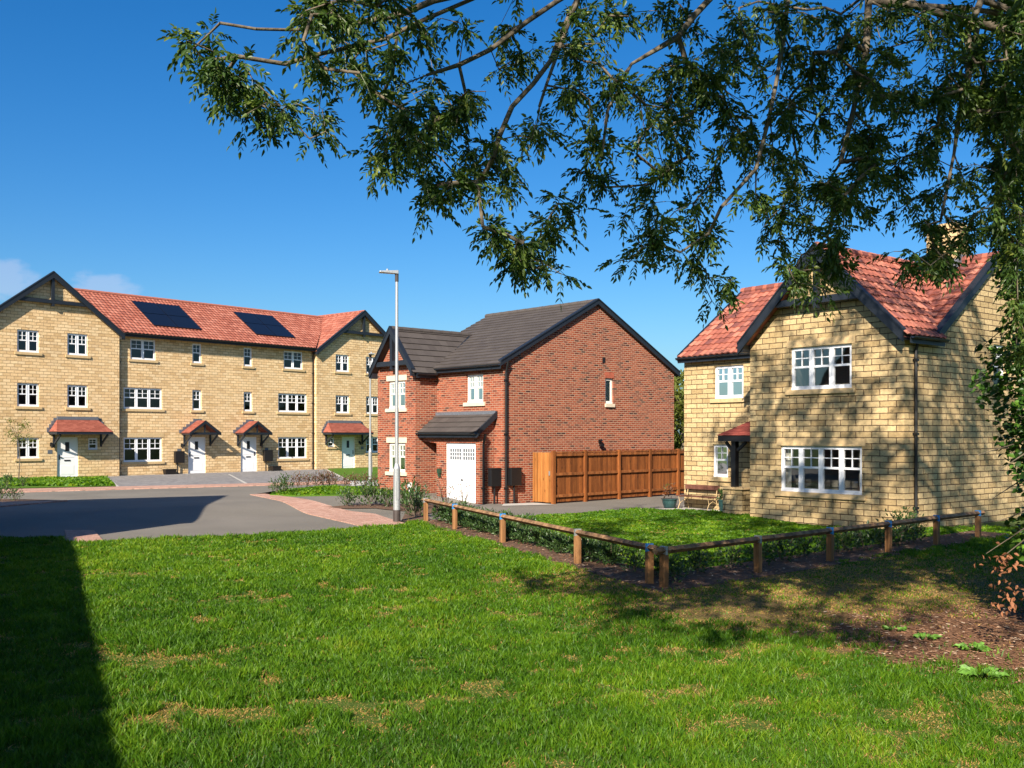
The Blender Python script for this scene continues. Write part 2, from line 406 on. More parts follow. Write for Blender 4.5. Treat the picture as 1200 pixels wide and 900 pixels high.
t.links.new(c, b.inputs['Base Color']); b.inputs['Roughness'].default_value = .85; b.inputs['Specular IOR Level'].default_value = .25
t.links.new(N(t, 'ShaderNodeBump', {'Height': n1.outputs['Fac'], 'Strength': .5, 'Distance': .006}).outputs[0], b.inputs['Normal'])
def groundmat(name, stops, scale=3, fine=30):
    m, t, b = newmat(name); g = N(t, 'ShaderNodeNewGeometry')
    n1 = N(t, 'ShaderNodeTexNoise', {'Vector': g.outputs['Position'], 'Scale': scale, 'Detail': 8, 'Roughness': .7})
    n2 = N(t, 'ShaderNodeTexNoise', {'Vector': g.outputs['Position'], 'Scale': fine, 'Detail': 4})
    c = ramp(t, n1.outputs['Fac'], stops); c = mix(t, .8, c, ramp(t, n2.outputs['Fac'], [(.3, (.6,)*3), (.7, (1.3,)*3)]), 'MULTIPLY')
    t.links.new(c, b.inputs['Base Color']); b.inputs['Roughness'].default_value = 1; b.inputs['Specular IOR Level'].default_value = .1
    t.links.new(N(t, 'ShaderNodeBump', {'Height': n2.outputs['Fac'], 'Strength': .8, 'Distance': .02}).outputs[0], b.inputs['Normal'])
    return m
M['turf'] = groundmat('turf_soil', [(.3, (.045,.085,.012)), (.55, (.07,.11,.018)), (.72, (.17,.12,.05))])
M['lawn'] = groundmat('short_turf', [(.3, (.06,.13,.012)), (.7, (.10,.18,.02))])
M['mulch'] = groundmat('bark_mulch', [(.3, (.12,.058,.032)), (.6, (.22,.115,.065)), (.8, (.30,.18,.11))], 8, 45)
M['field'] = groundmat('rough_grassland', [(.3, (.05,.085,.02)), (.7, (.10,.13,.04))], .2, 3)
t = M['turf'].node_tree; b = [n for n in t.nodes if n.type == 'BSDF_PRINCIPLED'][0]; old = b.inputs['Base Color'].links[0].from_socket
g = N(t, 'ShaderNodeNewGeometry'); mp = N(t, 'ShaderNodeMapping', {'Vector': g.outputs['Position'], 'Location': (-6.6/2.75, -10.9/2.25, 0), 'Scale': (1/2.75, 1/2.25, 0)})
ln = N(t, 'ShaderNodeVectorMath', {0: mp.outputs[0]}, operation='LENGTH'); nz = N(t, 'ShaderNodeTexNoise', {'Vector': g.outputs['Position'], 'Scale': 1.6, 'Detail': 5})
ad = N(t, 'ShaderNodeMath', {0: nz.outputs['Fac'], 1: -.7, 2: ln.outputs['Value']}, operation='MULTIPLY_ADD')
nf = N(t, 'ShaderNodeTexNoise', {'Vector': g.outputs['Position'], 'Scale': 40, 'Detail': 4})
mc = ramp(t, nf.outputs['Fac'], [(.3, (.10,.05,.028)), (.55, (.19,.10,.055)), (.75, (.30,.18,.11))])
mp2 = N(t, 'ShaderNodeMapping', {'Vector': g.outputs['Position'], 'Location': (-5.4/6.2, -14.6/4.3, 0), 'Scale': (1/6.2, 1/4.3, 0)})
ln2 = N(t, 'ShaderNodeVectorMath', {0: mp2.outputs[0]}, operation='LENGTH'); ad2 = N(t, 'ShaderNodeMath', {0: nz.outputs['Fac'], 1: -.7, 2: ln2.outputs['Value']}, operation='MULTIPLY_ADD')
nf0 = N(t, 'ShaderNodeTexNoise', {'Vector': g.outputs['Position'], 'Scale': 22, 'Detail': 5})
old = mix(t, ramp(t, ad2.outputs[0], [(.35, (.9,.9,.9)), (.78, (0,0,0))]), old, ramp(t, nf0.outputs['Fac'], [(.3, (.11,.07,.025)), (.7, (.26,.17,.07))]))
nc = mix(t, ramp(t, ad.outputs[0], [(.70, (1,1,1)), (.88, (0,0,0))]), old, mc); t.links.new(nc, b.inputs['Base Color'])
def leafmat(name, stops, trans=.35, rough=.45, attr='tint', spec=.4):
    m, t, b = newmat(name); out = [n for n in t.nodes if n.type == 'OUTPUT_MATERIAL'][0]
    a = N(t, 'ShaderNodeAttribute', attribute_name=attr)
    c = ramp(t, a.outputs['Fac'], stops)
    t.links.new(c, b.inputs['Base Color']); b.inputs['Roughness'].default_value = rough; b.inputs['Specular IOR Level'].default_value = spec
    tl = N(t, 'ShaderNodeBsdfTranslucent', {'Color': mix(t, 1.0, c, (1.1, 1.25, .5), 'MULTIPLY')})
    ms = N(t, 'ShaderNodeMixShader', {0: trans, 1: b.outputs[0], 2: tl.outputs[0]}); t.links.new(ms.outputs[0], out.inputs[0])
    return m
M['ash_leaf'] = leafmat('ash_leaf', [(0, (.028,.062,.013)), (.5, (.058,.11,.02)), (.85, (.115,.165,.03)), (1, (.18,.21,.04))], .35, .42)
M['ivy_leaf'] = leafmat('ivy_leaf', [(0, (.020,.055,.010)), (.6, (.045,.115,.015)), (1, (.14,.27,.03))], .25, .4)
M['laurel_leaf'] = leafmat('laurel_leaf', [(0, (.020,.050,.014)), (.6, (.045,.09,.022)), (1, (.09,.15,.04))], .2, .4)
M['far_leaf'] = leafmat('far_tree_leaf', [(0, (.06,.085,.014)), (.6, (.13,.15,.022)), (1, (.22,.22,.035))], .3, .6)
M['grassblade'] = leafmat('grass_blade', [(0, (.028,.085,.004)), (.35, (.080,.180,.006)), (.62, (.17,.27,.010)), (.74, (.26,.25,.03)), (.86, (.38,.22,.07)), (1, (.52,.32,.13))], .35, .5, spec=.25)
M['shrub_red'] = leafmat('bronze_leaf', [(0, (.06,.03,.015)), (.6, (.14,.06,.03)), (1, (.10,.14,.03))], .2, .5)

# numpy mesh of many small polygons sharing one size
def npmesh(name, V, nper, mat, parent=None, tint=None, origin=(0, 0, 0), faces=None):
    "V (n, nper, 3); faces: list of index tuples inside one unit"
    n = V.shape[0]; faces = faces or [tuple(range(nper))]
    off = np.array(wloc(parent)) if parent is not None else np.array(origin)
    me = bpy.data.meshes.new(name)
    me.vertices.add(n*nper); me.vertices.foreach_set('co', (V-off).astype(np.float32).ravel())
    idx = []; ls = []; lt = []; pos = 0
    base = np.arange(n)[:, None]*nper
    flat = np.concatenate([np.array(f) for f in faces]); per = len(flat)
    loops = (base + flat[None, :]).ravel()
    me.loops.add(len(loops)); me.loops.foreach_set('vertex_index', loops.astype(np.int32))
    sizes = np.array([len(f) for f in faces]); st = np.concatenate([[0], np.cumsum(sizes)[:-1]])
    starts = (np.arange(n)[:, None]*per + st[None, :]).ravel()
    me.polygons.add(len(starts)); me.polygons.foreach_set('loop_start', starts.astype(np.int32))
    try: me.polygons.foreach_set('loop_total', np.tile(sizes, n).astype(np.int32))
    except Exception: pass
    me.materials.append(mat)
    if tint is not None:
        a = me.attributes.new('tint', 'FLOAT', 'POINT'); a.data.foreach_set('value', np.repeat(tint, nper).astype(np.float32))
    me.update(); me.validate()
    o = bpy.data.objects.new(name, me); COL.objects.link(o)
    if parent is not None: o.parent = parent
    else: o.location = origin
    return o
def unit(a): return a/np.maximum(np.linalg.norm(a, axis=-1, keepdims=True), 1e-9)
def leaves(P, D, L, Wd, droop=0.0, fold=.25):
    "leaf shapes: 6 verts, 2 quads folded on the midrib. P base (n,3), D direction, L length, Wd width"
    n = len(P); D = unit(D); rnd = unit(np.random.normal(size=(n, 3)) + np.array([0, 0, 1.2]))
    S = unit(np.cross(D, rnd)); U = np.cross(S, D)
    L = L[:, None]; Wd = Wd[:, None]
    tip = P + D*L - np.array([0, 0, 1])*droop*L
    a = P + D*L*.33 + S*Wd*.5 + U*Wd*fold; b = P + D*L*.70 + S*Wd*.36 + U*Wd*fold*.7
    c = P + D*L*.33 - S*Wd*.5 + U*Wd*fold; d = P + D*L*.70 - S*Wd*.36 + U*Wd*fold*.7
    return np.stack([P, a, b, tip, d, c], axis=1)
LEAF_F = [(0, 1, 2, 3), (0, 3, 4, 5)]

# ================================================================== THE SETTING
gs = 900
bm = bmesh.new(); bmesh.ops.create_grid(bm, x_segments=90, y_segments=90, size=gs)
for v in bm.verts: v.co.y += 300; v.co.z = -.03 + (H(v.co.x, v.co.y) if v.co.y > 40 else 0)*0
m = bpy.data.meshes.new('ground'); bm.to_mesh(m); bm.free(); gr = bpy.data.objects.new('ground', m); COL.objects.link(gr); m.materials.append(M['field']); tag(gr, kind='structure')

sheet('road', [(-900,600),(-300,583),(0,578),(135,574),(320,569),(420,567),(450,571),(440,574),(330,574),(293,580),(340,592),(420,612),(450,618),(440,640),(200,650),(-100,660),(-900,700)], .0, M['asphalt'])
sheet('terrace_kerb', [(-300,578.5),(0,574),(135,571),(320,566.5),(410,564),(412,566.3),(320,569),(135,574),(0,578),(-300,583)], .03, M['pinkblock'], thick=.04)
sheet('parking_pavement', [(125,558),(137,571),(320,566.5),(410,564),(384,551),(372,545),(120,552)], .012, M['block'])
sheet('paving_edging', [(124,560),(126,560),(139.5,570.8),(136.5,571)], .034, M['concrete'], thick=.03)
sheet('paving_edging', [(267,556),(269,556),(293,568.3),(289.5,568.6)], .018, M['concrete'])
sheet('paving_edging', [(383,551),(385,551),(410,563.4),(406.5,563.8)], .034, M['concrete'], thick=.03)
sheet('verge_grass', [(-300,566),(-100,560),(0,556),(125,554),(125,560),(136,570.7),(0,573.6),(-300,578)], .04, M['lawn'])
sheet('terrace_lawn', [(384,551),(410,563.5),(470,563.5),(490,545),(384,543)], .04, M['lawn'])
sheet('footpath', [(408,564),(470,563.5),(470,571),(412,570)], .02, M['concrete'])
sheet('island_lawn', [(316,581),(330,577),(345,575),(380,571.5),(443,571.5),(495,575),(487,578.3),(461,579.7),(400,581.3),(345,582.3)], .05, M['lawn'], thick=.06)
sheet('driveway', [(318,582),(345,582),(400,581),(461,579.5),(487,578),(500,572),(560,575),(592,588),(622,588),(700,575),(806,570),(812,590),(800,596),(764,597),(740,598),(680,603),(620,607),(558,608),(500,612),(465,612),(452,607)], .008, M['asphalt'])
sheet('driveway_edging', [(588,593.6),(650,592),(630,590),(590,591)], .022, M['concrete'])
sheet('garden_path', [(764,597),(840,600.5),(880,605),(915,612),(940,600),(880,585),(806,582),(800,596)], .02, M['concrete'])
sheet('pink_kerb', [(293,580),(310,579.2),(360,586),(440,603),(462,610.5),(475,614),(440,622),(415,615),(340,592.5)], .025, M['pinkblock'], thick=.04)
sheet('pink_apron', [(76,622.5),(110,622.5),(122,636),(80,640)], .03, M['pinkblock'], thick=.03)
sheet('left_kerb', [(-90,593),(0,589.5),(79,587.6),(0,594.5),(-90,600)], .04, M['pinkblock'], thick=.05)
sheet('left_bed', [(-90,584),(0,585.5),(40,586.2),(79,587.4),(0,589.4),(-90,592.8)], .03, M['soil'])
sheet('driveway_bed', [(384,595),(414,592.5),(470,591.5),(530,592),(560,596),(556,603),(520,600),(500,603),(505,610),(470,612),(476,600),(440,596.5),(400,597)], .03, M['soil'])
F1 = Vector((-2.28, 26.3, 0)); FC = Vector((2.20, 14.95, 0)); F2 = Vector((10.9, 22.5, 0))
def off_line(a, b, w):
    d = (b-a).normalized(); n = Vector((-d.y, d.x, 0)); return a+n*w, b+n*w
ri_a, ri_b = off_line(F1, FC, 0)
gl = [G(558,607.5), G(620,606), G(680,602), G(740,597.5), G(840,600), G(880,604.5), G(912,611), G(960,619), G(1060,622), (10.6,24.8), (12.5,24.6), (11.5,22.9), (2.2,14.95), (-1.9,25.6)]
sheet('garden_lawn', gl, .02, M['lawn'], px=False)
LAWN = [(-22,22.2), G(-60,631), G(72,632), G(78,638), G(118,638), G(124,635.5), G(300,629), G(430,620), G(475,617), (-2.5,26.4), (2.15,14.6), (10.9,22.3), (13.5,24.5), (15,24.0), (16,12), (12,4), (6,1), (-6,1), (-14,8)]
sheet('meadow', LAWN, .03, M['turf'], px=False)
# soil strip under the knee rail
bed = [F1+Vector((.1,.5,0)), Vector((-1.3,26.0,0)), FC+Vector((.25,1.35,0)), Vector((10.9,23.6,0)), Vector((11.6,22.6,0)), FC+Vector((-.05,-.62,0)), F1+Vector((-.30,-.1,0))]
sheet('planting_bed', [(p.x, p.y) for p in bed], .038, M['soil'], px=False)
mulch = [G(1010,742), G(1060,722), G(1130,706), G(1250,700), (9.5,12.5), (9.5,8.0), G(1290,862), G(1180,845), G(1110,815), G(1060,790), G(1020,765)]

# ================================================================== BUILDING PARTS
def window(parent, F, o, s0, s1, z0, z1, n=2, mat='white', sill='sill', lintel=None, curt=0, plain_top=False, sillw=.12, hang='window', lab=None):
    "one window: frame with n lights, each a transom and small top panes; children pane, sill, room and curtain"
    of = o-.07; d = .05; fw = .055; mw = .075
    mb = MB(); B = lambda a0, a1, z_0, z_1, oo=0, dd=d: F.box(mb, a0, a1, of-dd, of+oo, z_0, z_1)
    B(s0, s1, z0, z0+fw+.01, .02); B(s0, s1, z1-fw, z1); B(s0, s0+fw, z0+fw+.01, z1-fw); B(s1-fw, s1, z0+fw+.01, z1-fw)
    w = (s1-s0-2*fw-(n-1)*mw)/n
    zt = z1-fw-(z1-z0)*.42
    for i in range(n):
        a = s0+fw+i*(w+mw)
        if i < n-1: B(a+w, a+w+mw, z0+fw+.01, z1-fw, .004)
        c = .032   # casement edge
        B(a, a+c, z0+fw+.01, z1-fw, .015); B(a+w-c, a+w, z0+fw+.01, z1-fw, .015); B(a+c, a+w-c, z0+fw+.01, z0+fw+.01+c, .015); B(a+c, a+w-c, z1-fw-c, z1-fw, .015)
        if not plain_top:
            B(a+c, a+w-c, zt-.028, zt+.028, .01)
            B(a+w/2-.012, a+w/2+.012, zt+.028, z1-fw-c, .004, .02)
            zm = (zt+z1-fw)/2
            B(a+c, a+w/2-.012, zm-.012, zm+.012, .002, .018); B(a+w/2+.012, a+w-c, zm-.012, zm+.012, .002, .018)
    fr = mb.build(hang, M[mat], parent, bevel=0)
    if lab: fr['label'] = lab
    g = MB(); og = of-.028
    g.poly([F.P(s0+.02, og, z0+.02), F.P(s1-.02, og, z0+.02), F.P(s1-.02, og, z1-.02), F.P(s0+.02, og, z1-.02)]); g.build('pane', M['glass'], fr)
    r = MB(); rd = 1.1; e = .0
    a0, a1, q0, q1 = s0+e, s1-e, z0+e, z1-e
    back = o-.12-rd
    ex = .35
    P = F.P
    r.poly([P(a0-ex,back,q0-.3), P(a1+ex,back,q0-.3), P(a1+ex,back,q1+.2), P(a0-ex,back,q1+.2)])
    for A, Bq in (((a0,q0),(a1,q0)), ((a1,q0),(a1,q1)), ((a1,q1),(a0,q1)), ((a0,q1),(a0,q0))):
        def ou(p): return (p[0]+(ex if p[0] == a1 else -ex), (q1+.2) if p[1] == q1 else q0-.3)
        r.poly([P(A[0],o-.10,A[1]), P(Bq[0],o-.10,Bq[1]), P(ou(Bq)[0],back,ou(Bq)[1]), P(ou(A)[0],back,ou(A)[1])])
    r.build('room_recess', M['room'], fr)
    if curt:
        for sd in (0, 1):
            cm = MB(); cw = (s1-s0)*curt; k = 9
            st = s0+.03 if sd == 0 else s1-.03-cw
            for q in range(k):
                x0, x1 = st+cw*q/k, st+cw*(q+1)/k; y0, y1 = o-.2-.03*(q % 2), o-.2-.03*((q+1) % 2)
                cm.poly([P(x0,y0,z0), P(x1,y1,z0), P(x1,y1,z1), P(x0,y0,z1)])
            cm.build('curtain', M['curtain'], fr)
    if sill:
        sb = MB(); F.box(sb, s0-sillw, s1+sillw, o-.09, o+.06, z0-.13, z0-.003); sb.build('sill', M[sill], fr, bevel=.006)
    if lintel:
        sb = MB(); F.box(sb, s0-.1, s1+.1, o-.05, o+.012, z1+.003, z1+lintel); sb.build('lintel', M['sill' if sill != 'whitesill' else 'whitesill'], fr)
    return fr
def door(parent, F, o, s0, s1, z0, z1, handle_right=False):
    mb = MB(); fw = .06; of = o-.06
    B = lambda a0, a1, q0, q1, oo: F.box(mb, a0, a1, of-.05, of+oo, q0, q1)
    B(s0, s0+fw, z0, z1, 0); B(s1-fw, s1, z0, z1, 0); B(s0+fw, s1-fw, z1-fw, z1, 0); B(s0, s1, z0-.02, z0, .05)
    fr = mb.build('door', M['door'], parent)
    lf = MB(); a, b_ = s0+fw+.004, s1-fw-.004
    F.box(lf, a, b_, of-.04, of-.012, z0+.004, z1-fw-.004)
    # raised mouldings
    c = (a+b_)/2
    for (x0, x1, q0, q1) in ((a+.13, b_-.13, z0+.18, z0+.62), (a+.13, b_-.13, z0+1.02, z0+1.06)):
        F.box(lf, x0, x1, of-.012, of-.004, q0, q1)
    lf.build('door_leaf', M['door'], fr)
    gmb = MB(); F.box(gmb, c-.095, c+.095, of-.02, of+.002, z0+1.32, z0+1.76); gmb.build('door_glass', M['black'], fr)
    lb = MB(); F.box(lb, c-.15, c+.15, of-.02, of+.008, z0+.84, z0+.9); lb.build('letterbox', M['black'], fr)
    hx = b_-.07 if handle_right else a+.07
    hb = MB(); F.box(hb, hx-.02, hx+.02, of-.02, of+.01, z0+.92, z0+1.16); F.box(hb, hx-.015, hx+.09*(-1 if handle_right else 1)+.015 if not handle_right else hx+.015, of+.01, of+.05, z0+1.03, z0+1.055)
    hb.build('handle', M['black'], fr)
    return fr
def downpipe(parent, F, s, o, z0, z1):
    mb = MB(); r = .042
    mb.tube([F.P(s, o+.06, z0), F.P(s, o+.06, z1-.35), F.P(s, o+.10, z1-.2), F.P(s, o+.16, z1)], r, 8)
    for z in np.arange(z0+.5, z1-.4, 1.8): F.box(mb, s-.055, s+.055, o+.002, o+.112, z, z+.06)
    return mb.build('downpipe', M['black'], parent)
def gutter(parent, F, s0, s1, o, z):
    mb = MB(); n = 6
    for i in range(n):
        a0, a1 = math.pi*i/n, math.pi*(i+1)/n
        for r, fl in ((.06, 0), (.052, 1)):
            p = [F.P(s0, o+.06-r*math.cos(a0), z-r*math.sin(a0)), F.P(s1, o+.06-r*math.cos(a0), z-r*math.sin(a0)), F.P(s1, o+.06-r*math.cos(a1), z-r*math.sin(a1)), F.P(s0, o+.06-r*math.cos(a1), z-r*math.sin(a1))]
            mb.poly(p)
    F.box(mb, s0, s1, o-.02, o-.002, z-.16, z+.01)      # fascia board
    s = s0+.4
    while s < s1:
        F.box(mb, s-.012, s+.012, o, o+.125, z-.075, z-.068); s += .8
    return mb.build('gutter', M['dark'], parent)
def gable_timbers(parent, F, o, sc, zr, half, ze, forward=.28, board=.24, truss=True, post=True, tiez=.52):
    "bargeboards and decorative truss on a front gable"
    mb = MB(); k = (zr-ze)/half
    of = o+forward
    th = .05
    for sg in (-1, 1):
        e = half+.16
        pts = [(sc, zr), (sc+sg*e, zr-k*e)]
        A0 = F.P(sc, 0, zr+.06); A1 = F.P(sc+sg*e, 0, zr-k*e+.06)
        q = [F.P(sc, of-th, zr+.07), F.P(sc+sg*e, of-th, zr-k*e+.07), F.P(sc+sg*e, of, zr-k*e+.07), F.P(sc, of, zr+.07)]
        lo = [F.P(sc, of-th, zr+.07-board*1.15), F.P(sc+sg*e, of-th, zr-k*e+.07-board), F.P(sc+sg*e, of, zr-k*e+.07-board), F.P(sc, of, zr+.07-board*1.15)]
        mb.hexa([lo[0], lo[1], lo[2], lo[3], q[0], q[1], q[2], q[3]])
        # dry verge cap
        c0 = F.P(sc, 0, zr+.085); up = Vector((0, 0, 1))
        mb.hexa([F.P(sc,of-.16,zr+.072), F.P(sc+sg*e,of-.16,zr-k*e+.072), F.P(sc+sg*e,of+.02,zr-k*e+.072), F.P(sc,of+.02,zr+.072),
                 F.P(sc,of-.16,zr+.125), F.P(sc+sg*e,of-.16,zr-k*e+.125), F.P(sc+sg*e,of+.02,zr-k*e+.125), F.P(sc,of+.02,zr+.125)])
        # soffit
        mb.hexa([F.P(sc,o-.02,zr-.05), F.P(sc+sg*e,o-.02,zr-k*e-.05), F.P(sc+sg*e,of-th,zr-k*e-.05), F.P(sc,of-th,zr-.05),
                 F.P(sc,o-.02,zr-.03), F.P(sc+sg*e,o-.02,zr-k*e-.03), F.P(sc+sg*e,of-th,zr-k*e-.03), F.P(sc,of-th,zr-.03)])
        # boxed foot
        F.box(mb, min(sc+sg*half, sc+sg*(half+.15)), max(sc+sg*half, sc+sg*(half+.15)), o-.02, of-th-.003, zr-k*(half+.16)-.14, zr-k*(half+.16)+.06)
    b1 = mb.build('bargeboard', M['dark'], parent)
    if truss:
        tb = MB(); zt = ze+(zr-ze)*tiez; hw = (zr-zt)/k
        F.box(tb, sc-hw+.05, sc+hw-.05, of-.19, of-.055, zt-.17, zt)
        if post: F.box(tb, sc-.07, sc+.07, of-.18, of-.06, zt, zr-.2); F.box(tb, sc-.06, sc+.06, of-.18, of-.06, zt-.30, zt-.17)
        tb.build('gable_truss', M['dark'], parent)
    return b1
def ridge(parent, p, q, mat, r=.11, step=.45):
    mb = MB(); p = Vector(p); q = Vector(q); L = (q-p).length; d = (q-p)/L; n = max(1, int(L/step))
    for i in range(n):
        a = p+d*L*i/n; b = p+d*(L*(i+1)/n+.02)
        mb.tube([a, b], [r*1.04, r*.96], 10)
    return mb.build('ridge_tiles', mat, parent)

# ================================================================== STONE TERRACE
T = Frame(-21.62, 48.57, .649, .760, .760, -.649)
TB = .10           # bottom of walls
MID = -.25
def top_row(s0, s1, n, h, F, o, dz=0, **k): return window(h, F, o, s0, s1, 6.2+dz, 7.28, n, **k)
ROWZ = {'top': (6.22, 7.28), 'mid': (3.66, 4.76), 'low': (1.20, 2.19), 'low3': (.92, 2.19)}
def canopy_hipped(parent, F, o, s0, s1, zt=3.08, ze=2.45, proj=.85):
    c = thing_part = MB(); kz = (zt-ze)/proj
    up = Vector(F.n)*(-proj)+Vector((0, 0, zt-ze)); L = up.length
    ins = .42
    slope(c, F.P(s0, o+proj, ze), F.d, up, [(0,0),(s1-s0,0),(s1-s0-ins,L-.02),(ins,L-.02)], 'flat', .165, .1, .008)
    for sg, sa, sb in ((1, s0, s0+ins), (-1, s1, s1-ins)):
        c.poly([F.P(sa,o+proj,ze+.03), F.P(sb,o,zt+.03), F.P(sa,o,ze+.03)], [(0,0),(.4,L),(.8,0)])
    cp = c.build('door_canopy', M['plaintile'], parent)
    f = MB(); F.box(f, s0, s1, o+.01, o+proj-.01, ze-.11, ze+.004)
    f.build('canopy_frame', M['dark'], cp)
    g = MB(); F.box(g, s0+ins-.05, s1-ins+.05, o+.004, o+.10, zt-.03, zt+.13)
    for k in range(4):
        for sa, sg in ((s0+ins*k/4, 1), (s1-ins*k/4, -1)):
            z = ze+(zt-ze)*k/4; a, b_ = sorted((sa-.10, sa+.12)); F.box(g, a, b_, o+.004, o+.03, z, z+.22)
    g.build('lead_flashing', M['lead'], cp)
    for a in (s0+.22, s1-.22):
        k = MB(); F.box(k, a-.04, a+.04, o+.004, o+.08, ze-.72, ze-.11)
        k.beam(F.P(a, o+.08, ze-.6), F.P(a, o+proj-.12, ze-.13), .07, .08); k.build('bracket', M['dark'], cp)
    return cp
def canopy_gabled(parent, F, o, s0, s1, zr=3.08, ze=2.42, proj=.85):
    c = MB(); sc = (s0+s1)/2; hf = (s1-s0)/2
    for sg in (-1, 1):
        up = F.d*(-sg*hf)+Vector((0, 0, zr-ze)); L = up.length
        slope(c, F.P(sc+sg*hf, o, ze), F.n, up, [(0,0),(proj,0),(proj,L),(0,L)], 'flat', .165, .1, .008)
    cp = c.build('door_canopy', M['plaintile'], parent)
    f = MB()
    for sg in (-1, 1):
        e = hf; q = [F.P(sc,o+proj-.06,zr-.15), F.P(sc+sg*e,o+proj-.06,ze-.13), F.P(sc+sg*e,o+proj+.004,ze-.13), F.P(sc,o+proj+.004,zr-.15),
              F.P(sc,o+proj-.06,zr+.0), F.P(sc+sg*e,o+proj-.06,ze+.0), F.P(sc+sg*e,o+proj+.004,ze+.0), F.P(sc,o+proj+.004,zr+.0)]
        f.hexa(q)
        F.box(f, min(sc+sg*(hf-.14), sc+sg*(hf-.04)), max(sc+sg*(hf-.14), sc+sg*(hf-.04)), o+.01, o+proj-.07, ze-.10, ze-.01)
    F.box(f, sc-hf+.1, sc+hf-.1, o+proj-.14, o+proj-.07, ze-.09, ze+.03)
    F.box(f, sc-.035, sc+.035, o+proj-.13, o+proj-.07, ze+.03, zr-.16)
    f.build('canopy_frame', M['dark'], cp)
    g = MB()
    for k in range(5):
        for sg in (-1, 1):
            a = sc+sg*hf*(1-k/4.6); z = ze+(zr-ze)*k/4.6; F.box(g, a-.12, a+.12, o+.004, o+.03, z, z+.19)
    g.build('lead_flashing', M['lead'], cp)
    for a in (s0+.17, s1-.17):
        k = MB(); F.box(k, a-.04, a+.04, o+.004, o+.08, ze-.72, ze-.10)
        k.beam(F.P(a, o+.08, ze-.6), F.P(a, o+proj-.12, ze-.13), .07, .08); k.build('bracket', M['dark'], cp)
    return cp
def wall_lamp(parent, F, o, s, z):
    mb = MB(); F.box(mb, s-.05, s+.05, o+.004, o+.03, z-.08, z+.1); mb.tube([F.P(s,o+.03,z+.06), F.P(s,o+.12,z+.1), F.P(s,o+.13,z+.03)], .012, 6); mb.tube([F.P(s,o+.13,z-.16), F.P(s,o+.13,z+.03)], [.045,.06], 8)
    return mb.build('wall_lamp', M['black'], parent)
def number_plate(parent, F, o, s, z):
    mb = MB(); F.box(mb, s-.11, s+.11, o+.004, o+.014, z-.09, z+.09); return mb.build('name_plate', M['lead'], parent)
BACK = -8.6; ZR = 10.05; ZE = 7.42
def wing(sc, half, lab, wins, dr, can, lampx, right, short=False):
    h = thing('terraced_house', T.P(sc, -4, .1), lab, 'house', 'buff stone terraced houses')
    holes = [(w[0], w[1], *ROWZ[w[2]]) for w in wins if w[2] != 'small'] + [(w[0], w[1], 1.58, 2.16) for w in wins if w[2] == 'small'] + [(dr[0], dr[1], .2, 2.2)]
    mb = MB(); s0, s1 = sc-half, sc+half
    wall(mb, T, 0, [(s0,TB),(s1,TB),(s1,ZE),(sc,ZR-.08),(s0,ZE)], holes)
    wall(mb, T, BACK, [(s0,TB),(s1,TB),(s1,7.0),(s0,5.1)] if short else [(s0,TB),(s1,TB),(s1,ZE),(sc,ZR-.08),(s0,ZE)])
    for s in (s0, s1):
        FS = Frame(*T.P(s, 0, 0)[:2], -T.n.x, -T.n.y, T.d.x, T.d.y)
        wall(mb, FS, 0, [(0,TB),(-BACK,TB),(-BACK,(5.1 if s == s0 else 7.0) if short else ZE),(0,ZE-.06)])
    mb.build('wall', M['stone'], h)
    k = (ZR-ZE)/half; ov = .16
    rf = MB()
    for sg in (-1, 1):
        if short: break
        up = T.d*(-sg*(half+ov))+Vector((0, 0, k*(half+ov))); L = up.length
        slope(rf, T.P(sc+sg*(half+ov), BACK-.3, ZR-k*(half+ov)), T.n, up, [(0,0),(.56-BACK,0),(.56-BACK,L),(0,L)], 'pantile')
    if short:   # the left end roof falls to the back, its ridge stopping behind the gable
        e = half+ov; A = T.P(sc,.26,ZR+.05); Er = T.P(sc+e,.26,ZR-k*e+.05); El = T.P(sc-e,.26,ZR-k*e+.05); Rg = T.P(1.2,-3.65,9.94); Vl = T.P(2.85,.1,7.52); BL = T.P(sc-e,BACK-.3,5.2); BR = T.P(1.2,BACK-.3,7.3); BQ = T.P(2.9,BACK-.3,7.3)
        for tri in ((A,Er,Vl),(A,Vl,Rg),(A,El,BL),(A,BL,Rg),(Rg,BL,BR),(Rg,BR,BQ),(Rg,BQ,Vl)):
            rf.poly(tri, [(p.x*.76-p.y*.65, p.z*1.8) for p in tri])
    r = rf.build('roof', M['pantile'], h)
    if not short: ridge(r, T.P(sc, BACK-.3, ZR+.02), T.P(sc, .25, ZR+.02), M['pantile'])
    gable_timbers(h, T, 0, sc, ZR, half, ZE)
    for w in wins:
        z0, z1 = ROWZ[w[2]] if w[2] != 'small' else (1.58, 2.16)
        window(h, T, 0, w[0], w[1], z0, z1, w[3], lintel=.2 if w[2] == 'low' else None, hang='window')
    door(h, T, 0, dr[0], dr[1], .2, 2.2, handle_right=right)
    canopy_hipped(h, T, 0, *can)
    wall_lamp(h, T, 0, lampx, 1.85); number_plate(h, T, 0, lampx+(-.05 if not right else .25), 1.5)
    return h
wl = wing(-.83, 3.45, 'gabled end house of the terrace left of all the solar panels', [(-2.43,-1.4,'top',2),(-.05,.98,'top',2),(-2.43,-1.4,'mid',2),(-.05,.98,'mid',2),(-2.43,-1.4,'low',2),(1.0,1.5,'small',1)], (-.55,.50), (-.95,1.85), -.85, False, True)
wr = wing(18.75, 3.62, 'gabled end house of the stone terrace nearest the red brick house', [(16.62,17.70,'top',2),(19.08,20.16,'top',2),(16.62,17.72,'mid',2),(19.08,20.16,'mid',2),(19.08,20.16,'low',2),(16.04,16.55,'small',1)], (17.11,18.18), (15.62,18.95), 18.5, True)
